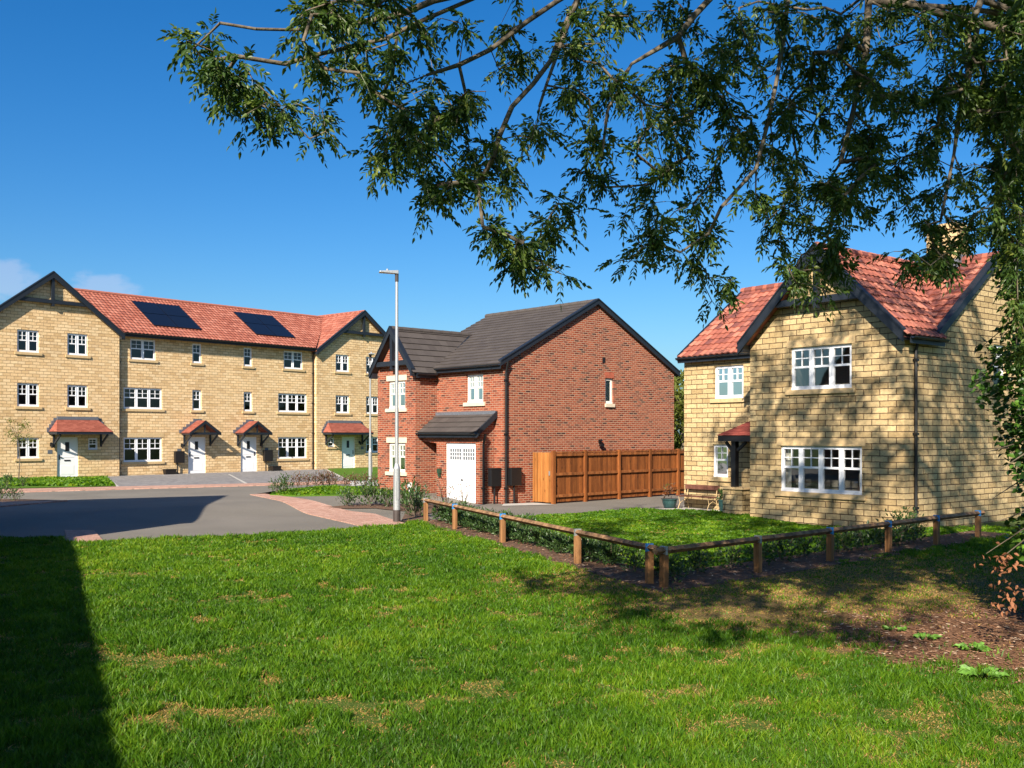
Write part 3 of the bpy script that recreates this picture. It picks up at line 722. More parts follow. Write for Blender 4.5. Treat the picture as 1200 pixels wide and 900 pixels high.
def mid(s0, s1, lab, wins, dr, can, lampx, right, roofpoly, nplate):
    h = thing('terraced_house', T.P((s0+s1)/2, -4, .1), lab, 'house', 'buff stone terraced houses')
    holes = [(w[0], w[1], *ROWZ[w[2]]) for w in wins] + [(dr[0], dr[1], .2, 2.2)]
    mb = MB(); wall(mb, T, MID, [(s0,TB),(s1,TB),(s1,7.55),(s0,7.55)], holes); wall(mb, T, BACK+.1, [(s0,TB),(s1,TB),(s1,7.5),(s0,7.5)])
    for s_ in (s0+.001, s1-.001):
        FS = Frame(*T.P(s_, MID, 0)[:2], -T.n.x, -T.n.y, T.d.x, T.d.y); wall(mb, FS, 0, [(0,TB),(MID-BACK-.1,TB),(MID-BACK-.1,7.5),(0,7.5)])
    mb.build('wall', M['stone'], h)
    e0 = .14; zr = 9.92; ze = 7.5; ro = -3.65
    up = T.n*(ro-e0)+Vector((0, 0, zr-ze)); L = up.length
    rf = MB(); slope(rf, T.P(0, e0, ze), T.d, up, [(a, b*L) for a, b in roofpoly], 'pantile')
    up2 = T.n*(ro-BACK+.3)*-1; up2 = T.n*(ro-(BACK-.3))+Vector((0, 0, zr-ze)); L2 = up2.length
    slope(rf, T.P(0, BACK-.3, ze), T.d, up2, [(s0,0),(s1,0),(s1,L2),(s0,L2)], 'flat')
    r = rf.build('roof', M['pantile'], h)
    a, b_ = min(p[0] for p in roofpoly), max(p[0] for p in roofpoly)
    ridge(r, T.P(a, ro, zr+.03), T.P(b_, ro, zr+.03), M['pantile'])
    gutter(h, T, s0+(.06 if s0 < 4 else 0), s1-(.06 if s1 > 12 else 0), e0, ze+.0)
    # cream eave soffit brackets / tile fillers
    for w in wins:
        window(h, T, MID, w[0], w[1], *ROWZ[w[2]], w[3], lintel=.22 if w[2] == 'low3' else None)
    door(h, T, MID, dr[0], dr[1], .2, 2.2, handle_right=right)
    canopy_gabled(h, T, MID, *can)
    wall_lamp(h, T, MID, lampx, 1.75); number_plate(h, T, MID, nplate, 1.48)
    return h, (T.P(0, e0, ze), up.normalized())
q = .12
m1, pl = mid(2.63, 8.85, 'middle terrace house whose solar panels lie beside the left gable', [(3.23+q,4.65+q,'top',2),(2.86+q,5.02+q,'mid',3),(2.86+q,5.02+q,'low3',3),(6.8+q,7.37+q,'top',1),(6.8+q,7.37+q,'mid',1)], (6.55+q,7.63+q), (6.12+q,8.05+q), 6.15+q, False, [(2.85,0),(8.85,0),(8.85,1),(1.2,1)], 6.0+q)
m2, _ = mid(8.85, 15.10, 'middle terrace house whose solar panels lie nearer the right gable', [(12.81+q,14.2+q,'top',2),(12.42+q,14.5+q,'mid',3),(12.42+q,14.5+q,'low3',3),(10.06+q,10.63+q,'top',1),(10.06+q,10.63+q,'mid',1)], (9.87+q,10.95+q), (9.47+q,11.40+q), 11.2+q, True, [(8.85,0),(14.95,0),(18.75,1),(8.85,1)], 11.6+q)
downpipe(wl, T, 2.72, MID, TB, 7.42); downpipe(wr, T, 15.03, MID, TB, 7.42)
def solar(parent, s0, s1, b0, b1):
    O, up = pl; nrm = T.d.cross(up); nrm = nrm if nrm.z > 0 else -nrm
    for i in range(2):
        for j in range(2):
            a0 = s0+(s1-s0)*i/2+.025; a1 = s0+(s1-s0)*(i+1)/2-.025; c0 = b0+(b1-b0)*j/2+.025; c1 = b0+(b1-b0)*(j+1)/2-.025
            P = lambda a, b, n: O+T.d*a+up*b+nrm*n
            mb = MB(); mb.hexa([P(a0,c0,.09),P(a1,c0,.09),P(a1,c1,.09),P(a0,c1,.09),P(a0,c0,.13),P(a1,c0,.13),P(a1,c1,.13),P(a0,c1,.13)])
            mb.build('solar_panel', M['solar'], parent, label='black solar panel set in the red tiled roof')
solar(m1, 4.85, 7.75, .95, 3.75); solar(m2, 11.3, 14.1, 1.0, 3.8)

# ================================================================== RED BRICK HOUSE
Rf = Frame(-.284, 33.2, -.668, .744, -.744, -.668)      # front, s to the left
Rs = Frame(-.284, 33.2, .744, .668, .668, -.744)        # gable side, s to the right
hr = thing('brick_house', Rf.P(3, -4.4, 0), 'red brick house with dark grey roof and white garage door, standing beyond the driveway', 'house')
EZ, RZ, HD, WID = 4.78, 7.12, 4.47, 6.0
mb = MB()
fw_holes = [(1.05,1.95,3.43,4.40)]
GS0, GS1, GO = .45, 2.80, .65
wall(mb, Rf, 0, [(0,-.1),(3.62,-.1),(3.62,EZ),(0,EZ)], fw_holes)
wall(mb, Rs, 0, [(0,-.1),(8.94,-.1),(8.94,EZ),(4.47,RZ-.02),(0,EZ)], [(4.98,5.42,3.46,4.40)])
wall(mb, Rf, -8.94, [(0,-.1),(WID,-.1),(WID,EZ),(0,EZ)])
Rl = Frame(*Rf.P(WID,0,0)[:2], .744, .668, -.668, .744); wall(mb, Rl, 0, [(0,-.1),(8.94,-.1),(8.94,EZ),(4.47,RZ-.02),(0,EZ)])
WF = .955; WS0, WS1 = 3.62, 5.97; WC = (WS0+WS1)/2; WH = (WS1-WS0)/2; WZR = 6.12; WZE = 4.72
wall(mb, Rf, WF, [(WS0,-.1),(WS1,-.1),(WS1,WZE),(WC,WZR-.06),(WS0,WZE)], [(WS0+.62,WS0+1.68,3.27,4.27),(WS0+.62,WS0+1.68,.97,2.02)])
for s, sg in ((WS0, -1), (WS1, 1)):
    FS = Frame(*Rf.P(s, WF, 0)[:2], -Rf.n.x, -Rf.n.y, Rf.d.x*sg, Rf.d.y*sg)
    wall(mb, FS, 0, [(0,-.1),(WF+.05,-.1),(WF+.05,WZE),(0,WZE)])
# garage front and side, porch pier and lintel
wall(mb, Rf, GO, [(GS0,-.1),(GS1,-.1),(GS1,2.36),(GS0,2.36)], [(.67,2.30,0.0,2.04)], .12)
wall(mb, Rf, GO-.002, [(GS1,2.02),(WS0,2.1),(WS0,2.36),(GS1,2.36)])
for s, sg in ((GS0, -1), (GS1, 1)):
    FS = Frame(*Rf.P(s, GO, 0)[:2], -Rf.n.x, -Rf.n.y, Rf.d.x*sg, Rf.d.y*sg); wall(mb, FS, 0, [(0,-.1),(GO,-.1),(GO,2.98),(0,2.36)])
mb.build('wall', M['brick'], hr)
# soldier course over the side window
kR = (RZ-EZ)/HD
rf = MB(); ov = .22
up = Rf.n*(-(HD+ov))+Vector((0, 0, kR*(HD+ov))); L = up.length
slope(rf, Rf.P(0, ov, EZ-kR*ov), Rf.d, up, [(-.12,0),(WID+.1,0),(WID+.1,L),(-.12,L)], 'flat', .33, .29, .03)
up2 = Rf.n*(HD+ov)+Vector((0, 0, kR*(HD+ov)))
slope(rf, Rf.P(0, -8.94-ov, EZ-kR*ov), Rf.d, up2, [(-.12,0),(WID+.1,0),(WID+.1,L),(-.12,L)], 'flat', .33, .29, .03)
kW = (WZR-WZE)/WH
for sg in (-1, 1):
    e = WH+.2; up3 = Rf.d*(-sg*e)+Vector((0, 0, kW*e)); L3 = up3.length
    # valley: at eave to o=.15, at ridge to o=-2.55
    fo = WF+.28
    slope(rf, Rf.P(WC+sg*e, fo, WZR-kW*e), -Rf.n, up3, [(0,0),(fo-.12,0),(fo+2.55,L3),(0,L3)], 'flat', .33, .29, .03)
r = rf.build('roof', M['slate'], hr)
ridge(r, Rf.P(-.1, -HD, RZ+.03), Rf.P(WID+.1, -HD, RZ+.03), M['slate'], .10)
ridge(r, Rf.P(WC, WF+.2, WZR+.03), Rf.P(WC, -2.5, WZR+.03), M['slate'], .10)
vm = MB(); vm.tube([Rf.P(WS0-.2, .16, 4.62), Rf.P(WC, -2.55, WZR+.03)], .05, 6); vm.build('valley_flashing', M['dark'], r)
gable_timbers(hr, Rf, WF, WC, WZR, WH, WZE, forward=.30, board=.2, tiez=.18)
# side verge bargeboards
vb = MB()
for a, b_ in (((-.22, EZ-kR*.22), (4.47, RZ)), ((4.47, RZ), (9.16, EZ-kR*.22))):
    for o0, o1, z0, z1 in ((.08, .13, -.07, .10), (-.02, .16, .10, .14), (.002, .08, -.03, -.01)):
        vb.hexa([Rs.P(a[0],o0,a[1]+z0), Rs.P(b_[0],o0,b_[1]+z0), Rs.P(b_[0],o1,b_[1]+z0), Rs.P(a[0],o1,a[1]+z0), Rs.P(a[0],o0,a[1]+z1), Rs.P(b_[0],o0,b_[1]+z1), Rs.P(b_[0],o1,b_[1]+z1), Rs.P(a[0],o1,a[1]+z1)])
vb.build('bargeboard', M['dark'], hr)
gutter(hr, Rf, -.1, WS0-.25, ov, EZ-kR*ov-.0)
FS = Frame(*Rf.P(WS0, WF, 0)[:2], -Rf.n.x, -Rf.n.y, -Rf.d.x, -Rf.d.y)
gutter(hr, FS, -.1, WF-.2, .2, WZR-kW*(WH+.2))
window(hr, Rf, 0, 1.05, 1.95, 3.43, 4.40, 2, mat='cream', sill='whitesill', curt=.22)
window(hr, Rf, WF, WS0+.62, WS0+1.68, 3.27, 4.27, 2, mat='cream', sill='whitesill', lintel=.2, curt=.25)
window(hr, Rf, WF, WS0+.62, WS0+1.68, .97, 2.02, 2, mat='cream', sill='whitesill', lintel=.2, curt=.25)
window(hr, Rs, 0, 4.98, 5.42, 3.46, 4.40, 1, mat='cream', sill='whitesill', plain_top=True, sillw=.03, curt=.4)
sc_ = MB()
for i in range(7): Rs.box(sc_, 4.95+i*.072, 4.95+i*.072+.062, -.03, .006, 4.40, 4.61)
sc_.build('soldier_course', plain('soldier_brick', (.34,.085,.045), .9, .25, 8), hr)
mb = MB(); Rs.box(mb, 4.82, 4.97, -.01, .012, 4.95, 5.15); mb.build('air_vent', M['brownbox'], hr)
mb = MB(); Rs.box(mb, 4.6, 4.72, .004, .04, 2.02, 2.14); mb.tube([Rs.P(4.66,.04,2.08), Rs.P(4.66,.12,2.12)], [.03,.05], 8); Rs.box(mb, 4.58, 4.76, .06, .16, 1.9, 1.99); mb.build('security_lamp', M['black'], hr)
downpipe(hr, Rs, .07, 0, 0, 4.75); downpipe(hr, Rs, -.58, -.40, 0, 2.34)
# garage lean-to roof
lt = MB(); lo_o = GO+.22; zt, zl = 3.02, 2.38
up = Rf.n*(-lo_o)+Vector((0, 0, zt-zl)); L = up.length
slope(lt, Rf.P(0, lo_o, zl), Rf.d, up, [(GS0-.12,0),(WS0-.02,0),(WS0-.02,L-.02),(GS0-.12,L-.02)], 'flat', .33, .29, .03)
lr = lt.build('garage_roof', M['slate'], hr)
fb = MB(); Rf.box(fb, GS0-.1, WS0, .004, .07, zt-.06, zt+.10); fb.build('lead_flashing', M['lead'], lr)
vb = MB(); s_ = GS0-.14
vb.hexa([Rf.P(s_-.02,lo_o,zl-.12), Rf.P(s_+.04,lo_o,zl-.12), Rf.P(s_+.04,.01,zt-.12), Rf.P(s_-.02,.01,zt-.12), Rf.P(s_-.02,lo_o,zl+.09), Rf.P(s_+.04,lo_o,zl+.09), Rf.P(s_+.04,.01,zt+.09), Rf.P(s_-.02,.01,zt+.09)])
vb.build('bargeboard', M['dark'], lr)
gutter(hr, Rf, GS0-.12, WS0-.02, lo_o, zl)
# garage door
gd = MB(); go = GO-.08
Rf.box(gd, .67, .73, go-.05, go+.02, 0, 2.04); Rf.box(gd, 2.24, 2.30, go-.05, go+.02, 0, 2.04); Rf.box(gd, .73, 2.24, go-.05, go+.02, 1.98, 2.04)
Rf.box(gd, .735, 2.235, go-.05, go-.02, .02, 1.975)
for i in range(9): Rf.box(gd, .76+i*.163, .76+i*.163+.15, go-.02, go-.010, .06, 1.38)
Rf.box(gd, .735, 2.235, go-.02, go-.004, 1.38, 1.46); Rf.box(gd, .735, 2.235, go-.02, go-.004, 1.84, 1.975)
for a0, a1 in ((.735,.82),(1.44,1.53),(2.15,2.235)): Rf.box(gd, a0, a1, go-.02, go-.004, 1.46, 1.84)
g1 = gd.build('garage_door', M['door'], hr)
for a0 in (.82, 1.53):
    p = MB(); Rf.box(p, a0, a0+.62, go-.019, go-.014, 1.46, 1.84); p.build('garage_pane', plain('smoky_glass', (.13,.14,.16), .15, .2, 3), g1)
    b_ = MB()
    for i in range(1, 5): Rf.box(b_, a0+.62*i/5-.009, a0+.62*i/5+.009, go-.014, go-.005, 1.46, 1.84)
    for j in (1, 2): Rf.box(b_, a0, a0+.62, go-.014, go-.007, 1.46+.127*j-.009, 1.46+.127*j+.009)
    b_.build('glazing_bars', M['door'], g1)
p = MB(); p.tube([Rf.P(1.48,go-.01,.78), Rf.P(1.48,go+.03,.78)], .03, 8); Rf.box(p, 1.43, 1.53, go+.02, go+.035, .77, .79); p.build('handle', M['black'], g1)
# small parts by the porch
p = MB(); Rf.box(p, 2.50, 2.66, GO+.004, GO+.10, .98, 1.14); Rf.box(p, 2.53, 2.63, GO+.02, GO+.09, .86, .98); p.build('wall_box', plain('dark_green_box', (.02,.05,.025), .5), hr)
p = MB(); Rf.box(p, WS0+.22, WS0+.36, WF+.004, WF+.10, .42, .62); p.tube([Rf.P(WS0+.29,WF+.05,.2), Rf.P(WS0+.29,WF+.05,.45)], .02, 6); p.build('gas_pipe_cover', M['white'], hr)
# black posts boxes on the drive
def post_box(F, s, o, w, z0, z1, gz, lab, leg=-1, br=False):
    t = thing('utility_box', F.P(s, o, gz), lab, 'utility box', 'dark post-mounted boxes against the house walls')
    m = MB(); F.box(m, s-w/2, s+w/2, o-.09, o+.09, z0, z1); F.box(m, s-w/2-.015, s+w/2+.015, o-.10, o+.10, z1, z1+.03)
    m.build('box', M['brownbox'] if br else M['black'], t, bevel=.015)
    p = MB(); p.tube([F.P(s+leg*w*.2, o, gz-.05), F.P(s+leg*w*.2, o, z0)], .035, 8); p.build('post', M['black'], t)
    return t
post_box(Rs, -.26, -.16, .44, .60, 1.18, 0, 'black box on a post left of the corner downpipe of the red brick house', 0)
post_box(Rs, .38, .14, .48, .62, 1.18, 0, 'black box on a post between the corner downpipe and the timber fence', -.3)
post_box(T, 5.93+q, MID+.14, .55, .82, 1.42, .2, 'dark box on a post left of the terrace door below the left solar panels', -1, True)
post_box(T, 11.60+q, MID+.14, .58, .80, 1.40, .2, 'dark box on a post right of the terrace door below the right solar panels', -1.2, True)
def trough(F, s, o, w, gz, lab):
    m = MB(); P = F.P; h = .26
    m.hexa([P(s-w/2+.03,o-.12,gz), P(s+w/2-.03,o-.12,gz), P(s+w/2-.03,o+.12,gz), P(s-w/2+.03,o+.12,gz), P(s-w/2,o-.16,gz+h), P(s+w/2,o-.16,gz+h), P(s+w/2,o+.16,gz+h), P(s-w/2,o+.16,gz+h)])
    F.box(m, s-w/2-.02, s+w/2+.02, o-.18, o+.18, gz+h, gz+h+.035)
    return tag(m.build('storage_box', M['brownbox'], None, origin=P(s,o,gz)), lab, 'box', 'low dark boxes by the terrace doors')
trough(T, 5.30+q, MID+.25, .62, .22, 'low dark brown box on the paving below the left three-light window of the terrace')
trough(T, 12.05+q, MID+.25, .58, .22, 'low dark brown box on the paving below the right three-light window of the terrace')

# ================================================================== BUFF STONE HOUSE (right)
Gf = Frame(9.45, 24.0, -.6227, .7824, -.7824, -.6227)
Gs = Frame(9.45, 24.0, .7824, .6227, .6227, -.7824)
hg = thing('stone_house', Gf.P(3, -4, 0), 'large buff stone house behind the knee rail, dappled by tree shade', 'house')
GE, GR, BW, GWID, SB, GH = 4.88, 7.10, 4.59, 8.43, 1.61, 3.03
kG = (GR-GE)/GH; BR = 7.12; BC = BW/2; kB = (BR-GE)/BC
mb = MB()
wall(mb, Gf, 0, [(0,-.1),(BW,-.1),(BW,GE),(BC,BR-.06),(0,GE)], [(1.43,3.27,3.50,4.62),(1.14,3.60,.80,2.02)])
wall(mb, Gf, -SB, [(BW,-.1),(GWID,-.1),(GWID,GE),(BW,GE)], [(6.10,7.22,3.42,4.42),(6.68,7.28,1.02,2.02)])
wall(mb, Gs, 0, [(0,-.1),(SB,-.1),(SB,GE),(0,GE)])
wall(mb, Gs, 0, [(SB,-.1),(SB+2*GH,-.1),(SB+2*GH,GE),(SB+GH,GR-.03),(SB,GE)], [(4.45,5.15,3.5,4.75)])
FS = Frame(*Gf.P(BW,0,0)[:2], -Gf.n.x, -Gf.n.y, Gf.d.x, Gf.d.y); wall(mb, FS, 0, [(0,-.1),(SB,-.1),(SB,GE),(0,GE)])
FS2 = Frame(*Gf.P(GWID,-SB,0)[:2], -Gf.n.x, -Gf.n.y, Gf.d.x, Gf.d.y); wall(mb, FS2, 0, [(0,-.1),(2*GH,-.1),(2*GH,GE),(GH,GR-.03),(0,GE)])
wall(mb, Gf, -SB-2*GH, [(0,-.1),(GWID,-.1),(GWID,GE),(0,GE)])
# quoin-like plinth under the porch post
Gf.box(mb, 5.25, 5.95, -1.0, -.48, -.1, .74)
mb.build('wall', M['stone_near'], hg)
rf = MB(); ov = .2
up = Gf.n*(-(GH+ov))+Vector((0, 0, kG*(GH+ov))); L = up.length
slope(rf, Gf.P(0, -SB+ov, GE-kG*ov), Gf.d, up, [(-.10,0),(GWID+.1,0),(GWID+.1,L),(-.10,L)], 'pantile', .22, .31, .032, .03)
up2 = Gf.n*(GH+ov)+Vector((0, 0, kG*(GH+ov)))
slope(rf, Gf.P(0, -SB-2*GH-ov, GE-kG*ov), Gf.d, up2, [(-.10,0),(GWID+.1,0),(GWID+.1,L),(-.10,L)], 'pantile', .22, .31, .032, .03)
for sg in (-1, 1):
    e = BC+.22; up3 = Gf.d*(-sg*e)+Vector((0, 0, kB*e)); L3 = up3.length
    slope(rf, Gf.P(BC+sg*e, .32, BR-kB*e), -Gf.n, up3, [(0,0),(.32+SB-.12,0),(.32+SB+GH,L3),(0,L3)], 'pantile', .22, .31, .032, .03)
r = rf.build('roof', M['pantile_flamed'], hg)
ridge(r, Gf.P(-.1, -SB-GH, GR+.04), Gf.P(GWID+.1, -SB-GH, GR+.04), M['pantile_flamed'], .12)
ridge(r, Gf.P(BC, .25, BR+.04), Gf.P(BC, -SB-GH+.1, BR+.04), M['pantile_flamed'], .12)
gable_timbers(hg, Gf, 0, BC, BR, BC, GE, forward=.36, board=.27, tiez=.44)
vb = MB()
for a, b_ in (((SB-.2, GE-kG*.2), (SB+GH, GR)), ((SB+GH, GR), (SB+2*GH+.2, GE-kG*.2))):
    for o0, o1, z0, z1 in ((.06, .11, -.10, .10), (-.06, .13, .10, .15)):
        vb.hexa([Gs.P(a[0],o0,a[1]+z0), Gs.P(b_[0],o0,b_[1]+z0), Gs.P(b_[0],o1,b_[1]+z0), Gs.P(a[0],o1,a[1]+z0), Gs.P(a[0],o0,a[1]+z1), Gs.P(b_[0],o0,b_[1]+z1), Gs.P(b_[0],o1,b_[1]+z1), Gs.P(a[0],o1,a[1]+z1)])
FL = Frame(*Gf.P(GWID,-SB,0)[:2], -Gf.n.x, -Gf.n.y, Gf.d.x, Gf.d.y)
vb.build('bargeboard', M['dark'], hg); vb = MB()
for a, b_ in (((-.2, GE-kG*.2), (GH, GR)),):
    vb.hexa([FL.P(a[0],.04,a[1]-.1), FL.P(b_[0],.04,b_[1]-.1), FL.P(b_[0],.12,b_[1]-.1), FL.P(a[0],.12,a[1]-.1), FL.P(a[0],.04,a[1]+.1), FL.P(b_[0],.04,b_[1]+.1), FL.P(b_[0],.12,b_[1]+.1), FL.P(a[0],.12,a[1]+.1)])
vb.build('bargeboard', M['dark'], hg)
gutter(hg, Gs, -.1, SB-.1, .22, BR-kB*(BC+.22)); gutter(hg, Gf, BW+.3, GWID+.1, -SB+ov, GE-kG*ov)
downpipe(hg, Gs, .42, 0, 0, 4.72)
window(hg, Gf, 0, 1.43, 3.27, 3.50, 4.62, 3, sill='sill', lintel=.2)
window(hg, Gf, 0, 1.14, 3.60, .80, 2.02, 4, sill='sill', lintel=.2, curt=.08)
window(hg, Gf, -SB, 6.10, 7.22, 3.42, 4.42, 2, sill='sill', curt=.3)
window(hg, Gf, -SB, 6.68, 7.28, 1.02, 2.02, 1, sill='sill', curt=.3)
window(hg, Gs, 0, 4.45, 5.15, 3.5, 4.75, 1, sill='sill')
# chimney
ch = MB(); Gf.box(ch, .95, 1.85, -SB-GH-.32, -SB-GH+.28, 6.6, 8.02)
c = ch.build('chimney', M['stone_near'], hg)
cc = MB(); Gf.box(cc, .90, 1.90, -SB-GH-.37, -SB-GH+.33, 8.022, 8.12); Gf.box(cc, .98, 1.82, -SB-GH-.29, -SB-GH+.25, 8.122, 8.2); cc.build('chimney_cap', M['sill'], c)
cf = MB(); Gf.box(cf, .93, 1.87, -SB-GH+.282, -SB-GH+.32, 6.75, 7.16); Gf.box(cf, .915, .948, -SB-GH-.3, -SB-GH+.30, 6.85, 7.3); cf.build('lead_flashing', M['lead'], c)
# porch canopy with post
cp = MB(); a0, a1, pz, pe = BW+.003, 6.15, 2.95, 2.28; pj = 1.15; oo = -SB
up = Gf.n*(-pj)+Vector((0, 0, pz-pe)); L = up.length
slope(cp, Gf.P(a0, oo+pj, pe), Gf.d, up, [(0,0),(a1-a0,0),(.5,L),(0,L)], 'flat', .165, .1, .01)
sv = -Gf.d*(a1-a0-.5)+Vector((0, 0, pz-pe))
cp.poly([Gf.P(a1,oo+pj,pe+.02), Gf.P(a1,oo,pe+.02), Gf.P(a0+.5,oo,pz+.02)], [(0,0),(1.1,0),(1.1,1)])
cpo = cp.build('porch_canopy', tilemat('dark_red_plain_tile', [(0, (.15,.03,.025)), (1, (.24,.055,.04))], .165, .1), hg)
f = MB(); Gf.box(f, a0, a1-.02, oo+.01, oo+pj-.02, pe-.16, pe+.01); f.build('canopy_frame', M['black'], cpo)
f = MB(); Gf.box(f, 5.62, 5.78, -.80, -.64, .742, pe-.16)
f.beam(Gf.P(5.6,-.72,pe-.42), Gf.P(5.3,-.72,pe-.18), .07, .08); f.beam(Gf.P(5.8,-.72,pe-.42), Gf.P(6.02,-.72,pe-.18), .07, .08); f.build('porch_post', M['black'], cpo)
f = MB(); Gf.box(f, a0+.1, a0+1.0, -SB-.0+.004, -SB+.03, .1, 2.1); f.build('door', M['black'], hg)
f = MB(); Gf.box(f, 5.2, 6.0, -1.05, -.43, .743, .80); f.build('plinth_cap', M['sill'], hg)
# bench
bn = thing('garden_bench', Gf.P(7.57, -SB+.4, .03), 'wooden bench with white cast legs standing against the stone house wall', 'bench')
for nm, o0, o1, z0, z1 in (('backrest', .14, .17, .62, .76), ('seat', .22, .58, .40, .43)):
    f = MB()
    if nm == 'seat':
        for k in range(4): Gf.box(f, 6.90, 8.24, -SB+.20+k*.1, -SB+.285+k*.1, z0, z1)
    else:
        Gf.box(f, 6.90, 8.24, -SB+o0, -SB+o1, z0, z1)
    f.build(nm, M['bench_wood'], bn)
for s in (6.98, 8.14):
    f = MB(); f.tube([Gf.P(s,-SB+.12,.02), Gf.P(s,-SB+.2,.38), Gf.P(s,-SB+.155,.6), Gf.P(s,-SB+.12,.72)], .012, 6)
    f.tube([Gf.P(s,-SB+.62,.02), Gf.P(s,-SB+.52,.2), Gf.P(s,-SB+.58,.39), Gf.P(s,-SB+.2,.39)], .012, 6)
    f.tube([Gf.P(s,-SB+.18,.2), Gf.P(s,-SB+.35,.28), Gf.P(s,-SB+.52,.2)], .010, 6)
    f.build('leg', M['sill'], bn)
# ------------------------------------------------------------------ plants in pots
def bush_mesh(n, rx, rz, size, seed, upright=.6):
    rs = np.random.RandomState(seed)
    c = rs.normal(size=(n, 3)); c = unit(c)*(rs.rand(n, 1)**.45)
    lump = 1+.25*np.sin(c[:, :1]*5+seed)*np.cos(c[:, 1:2]*4+seed*2)
    P = c*lump*np.array([rx, rx, rz]) + np.array([0, 0, rz*.95]); P[:, 2] = np.maximum(P[:, 2], .02)
    D = unit(c*np.array([1, 1, .6]) + rs.normal(size=(n, 3))*.5 + np.array([0, 0, upright]))
    Lh = size*(.7+.6*rs.rand(n)); return leaves(P, D, Lh, Lh*.42), rs.rand(n)*.75+.25*rs.rand(n)
def pot(o, r, h, lab, plant_n, mat='teal', leaf='laurel_leaf'):
    t = thing('plant_pot', o, lab, 'plant pot')
    m = MB(); o = Vector(o); m.tube([o, o+Vector((0,0,h*.5)), o+Vector((0,0,h*.9)), o+Vector((0,0,h*.9)), o+Vector((0,0,h))], [r*.7, r*.92, r*.98, r*1.1, r*1.1], 14); m.build('pot', M[mat], t)
    V, tt = bush_mesh(plant_n, r*1.1, r*1.1, .12, 3); V = V + np.array(o)+np.array([0, 0, h*.9]); npmesh('foliage', V, 6, M[leaf], t, tt, faces=LEAF_F)
pot(Gf.P(6.55, -SB+.35, .03), .17, .34, 'tall teal pot with a green plant at the end of the bench nearest the porch', 110)
pot(Gf.P(8.55, -SB+.55, .03), .24, .28, 'wide teal pot with dry stems at the corner of the stone house by the fence', 50, leaf='shrub_red')

# ================================================================== TIMBER FENCE
FE = Frame(1.38, 33.2, .703, .711, .711, -.703)
FR = Frame(1.38, 33.2, -.655, .755, -.755, -.655)     # return to the house
def rnd_boards(F, s0, s1, o, z0, z1, w, mb, seed):
    rs = random.Random(seed); s = s0
    while s < s1-.03:
        e = min(s+w, s1); F.box(mb, s+.002, e-.002, o-.012+rs.uniform(-.003,.003), o+.008+rs.uniform(-.003,.003), z0+rs.uniform(-.005,.005), z1+rs.uniform(-.006,.006)); s = e
fe = thing('timber_fence', FE.P(3.5, 0, 0), 'orange stained close board fence beside the red brick house', 'fence')
fposts = [0, 1.62, 3.48, 5.30, 7.1, 8.9]
for i in range(5):
    a, b_ = fposts[i]+.055, fposts[i+1]-.055
    mb = MB(); rnd_boards(FE, a, b_, -.05, .06, 1.70, .11, mb, i); pn = mb.build('board_panel', M['fence'], fe)
    for z in (.22, .95, 1.60):
        rb = MB(); FE.box(rb, a, b_, -.036, .02, z, z+.09); rb.build('rail', M['fence_rail'], pn)
    rb = MB(); FE.box(rb, a-.05, b_+.05, -.09, .03, 1.71, 1.75); rb.build('capping', M['fence_rail'], pn)
for s in fposts:
    mb = MB(); FE.box(mb, s-.055, s+.055, -.06, .05, -.1, 1.78); mb.build('post', M['fence'], fe)
gt = thing('timber_gate', FR.P(.5, 0, 0), 'pale orange boarded gate closing the gap between brick house and fence', 'gate')
mb = MB(); rnd_boards(FR, .06, 1.04, .0, .05, 1.72, .12, mb, 11); mb.build('board_panel', M['fence_light'], gt)
mb = MB(); FR.box(mb, .15, .19, .01, .04, .95, 1.1); mb.build('handle', M['steel'], gt)
# ================================================================== KNEE RAILS
def pst(t, a, b_, lab, blue):
    p = a+(b_-a)*t; d = (b_-a).normalized(); n = Vector((-d.y, d.x, 0))
    return p
def knee(a, b_, ts, lab, gname, rise=0):
    d = (b_-a).normalized(); L = (b_-a).length; F = Frame(a.x, a.y, d.x, d.y, d.y, -d.x)
    t = thing('knee_rail', (a+b_)/2, lab, 'fence', 'low timber knee rails')
    rs = random.Random(int(L*10))
    for k in ts:
        s = k*L; tilt = rs.uniform(-.01, .01)
        m = MB(); w = .052
        h = .53
        P = F.P
        m.hexa([P(s-w,-w,-.1),P(s+w,-w,-.1),P(s+w,w,-.1),P(s-w,w,-.1),P(s-w+tilt,-w,h),P(s+w+tilt,-w,h),P(s+w+tilt,w,h),P(s-w+tilt,w,h)])
        pp = m.build('post', M['post'], t, bevel=.008)
        m = MB(); F.box(m, s-.022, s+.022, -.06, .06, .52, .642); F.box(m, s-.022, s+.022, -.06, .06, .642, .646); m.build('strap', M['steel'] if rs.random() < .4 else M['blue_tape'], pp)
    # rails: diamond set squared timber, one length between posts
    kk = sorted(set([ts[0]-.2/L] + [x for x in ts[1:-1]] + [ts[-1]+.25/L]))
    for i in range(len(kk)-1):
        s0, s1 = kk[i]*L+.004, kk[i+1]*L-.004; m = MB()
        c = .585; r = .062
        pts = lambda s: [F.P(s,0,c-r*.9), F.P(s,r,c), F.P(s,.018,c+r*.75), F.P(s,-.018,c+r*.75), F.P(s,-r,c)]
        A, B = pts(s0), pts(s1)
        for q in range(5): m.poly([A[q], A[(q+1)%5], B[(q+1)%5], B[q]])
        m.poly(A[::-1]); m.poly(B); m.build('rail', M['rail'], t)
    return t
knee(F1, FC+Vector((-.10,.28,0)), [0.0, .205, .475, .785, 1.0], 'left knee rail, running from the tall lamp post to the garden corner', '')
knee(FC+Vector((.06,-.10,0)), F2, [0.0, .208, .40, .582, .755, .925], 'right knee rail, running from the garden corner to the ivy', '')

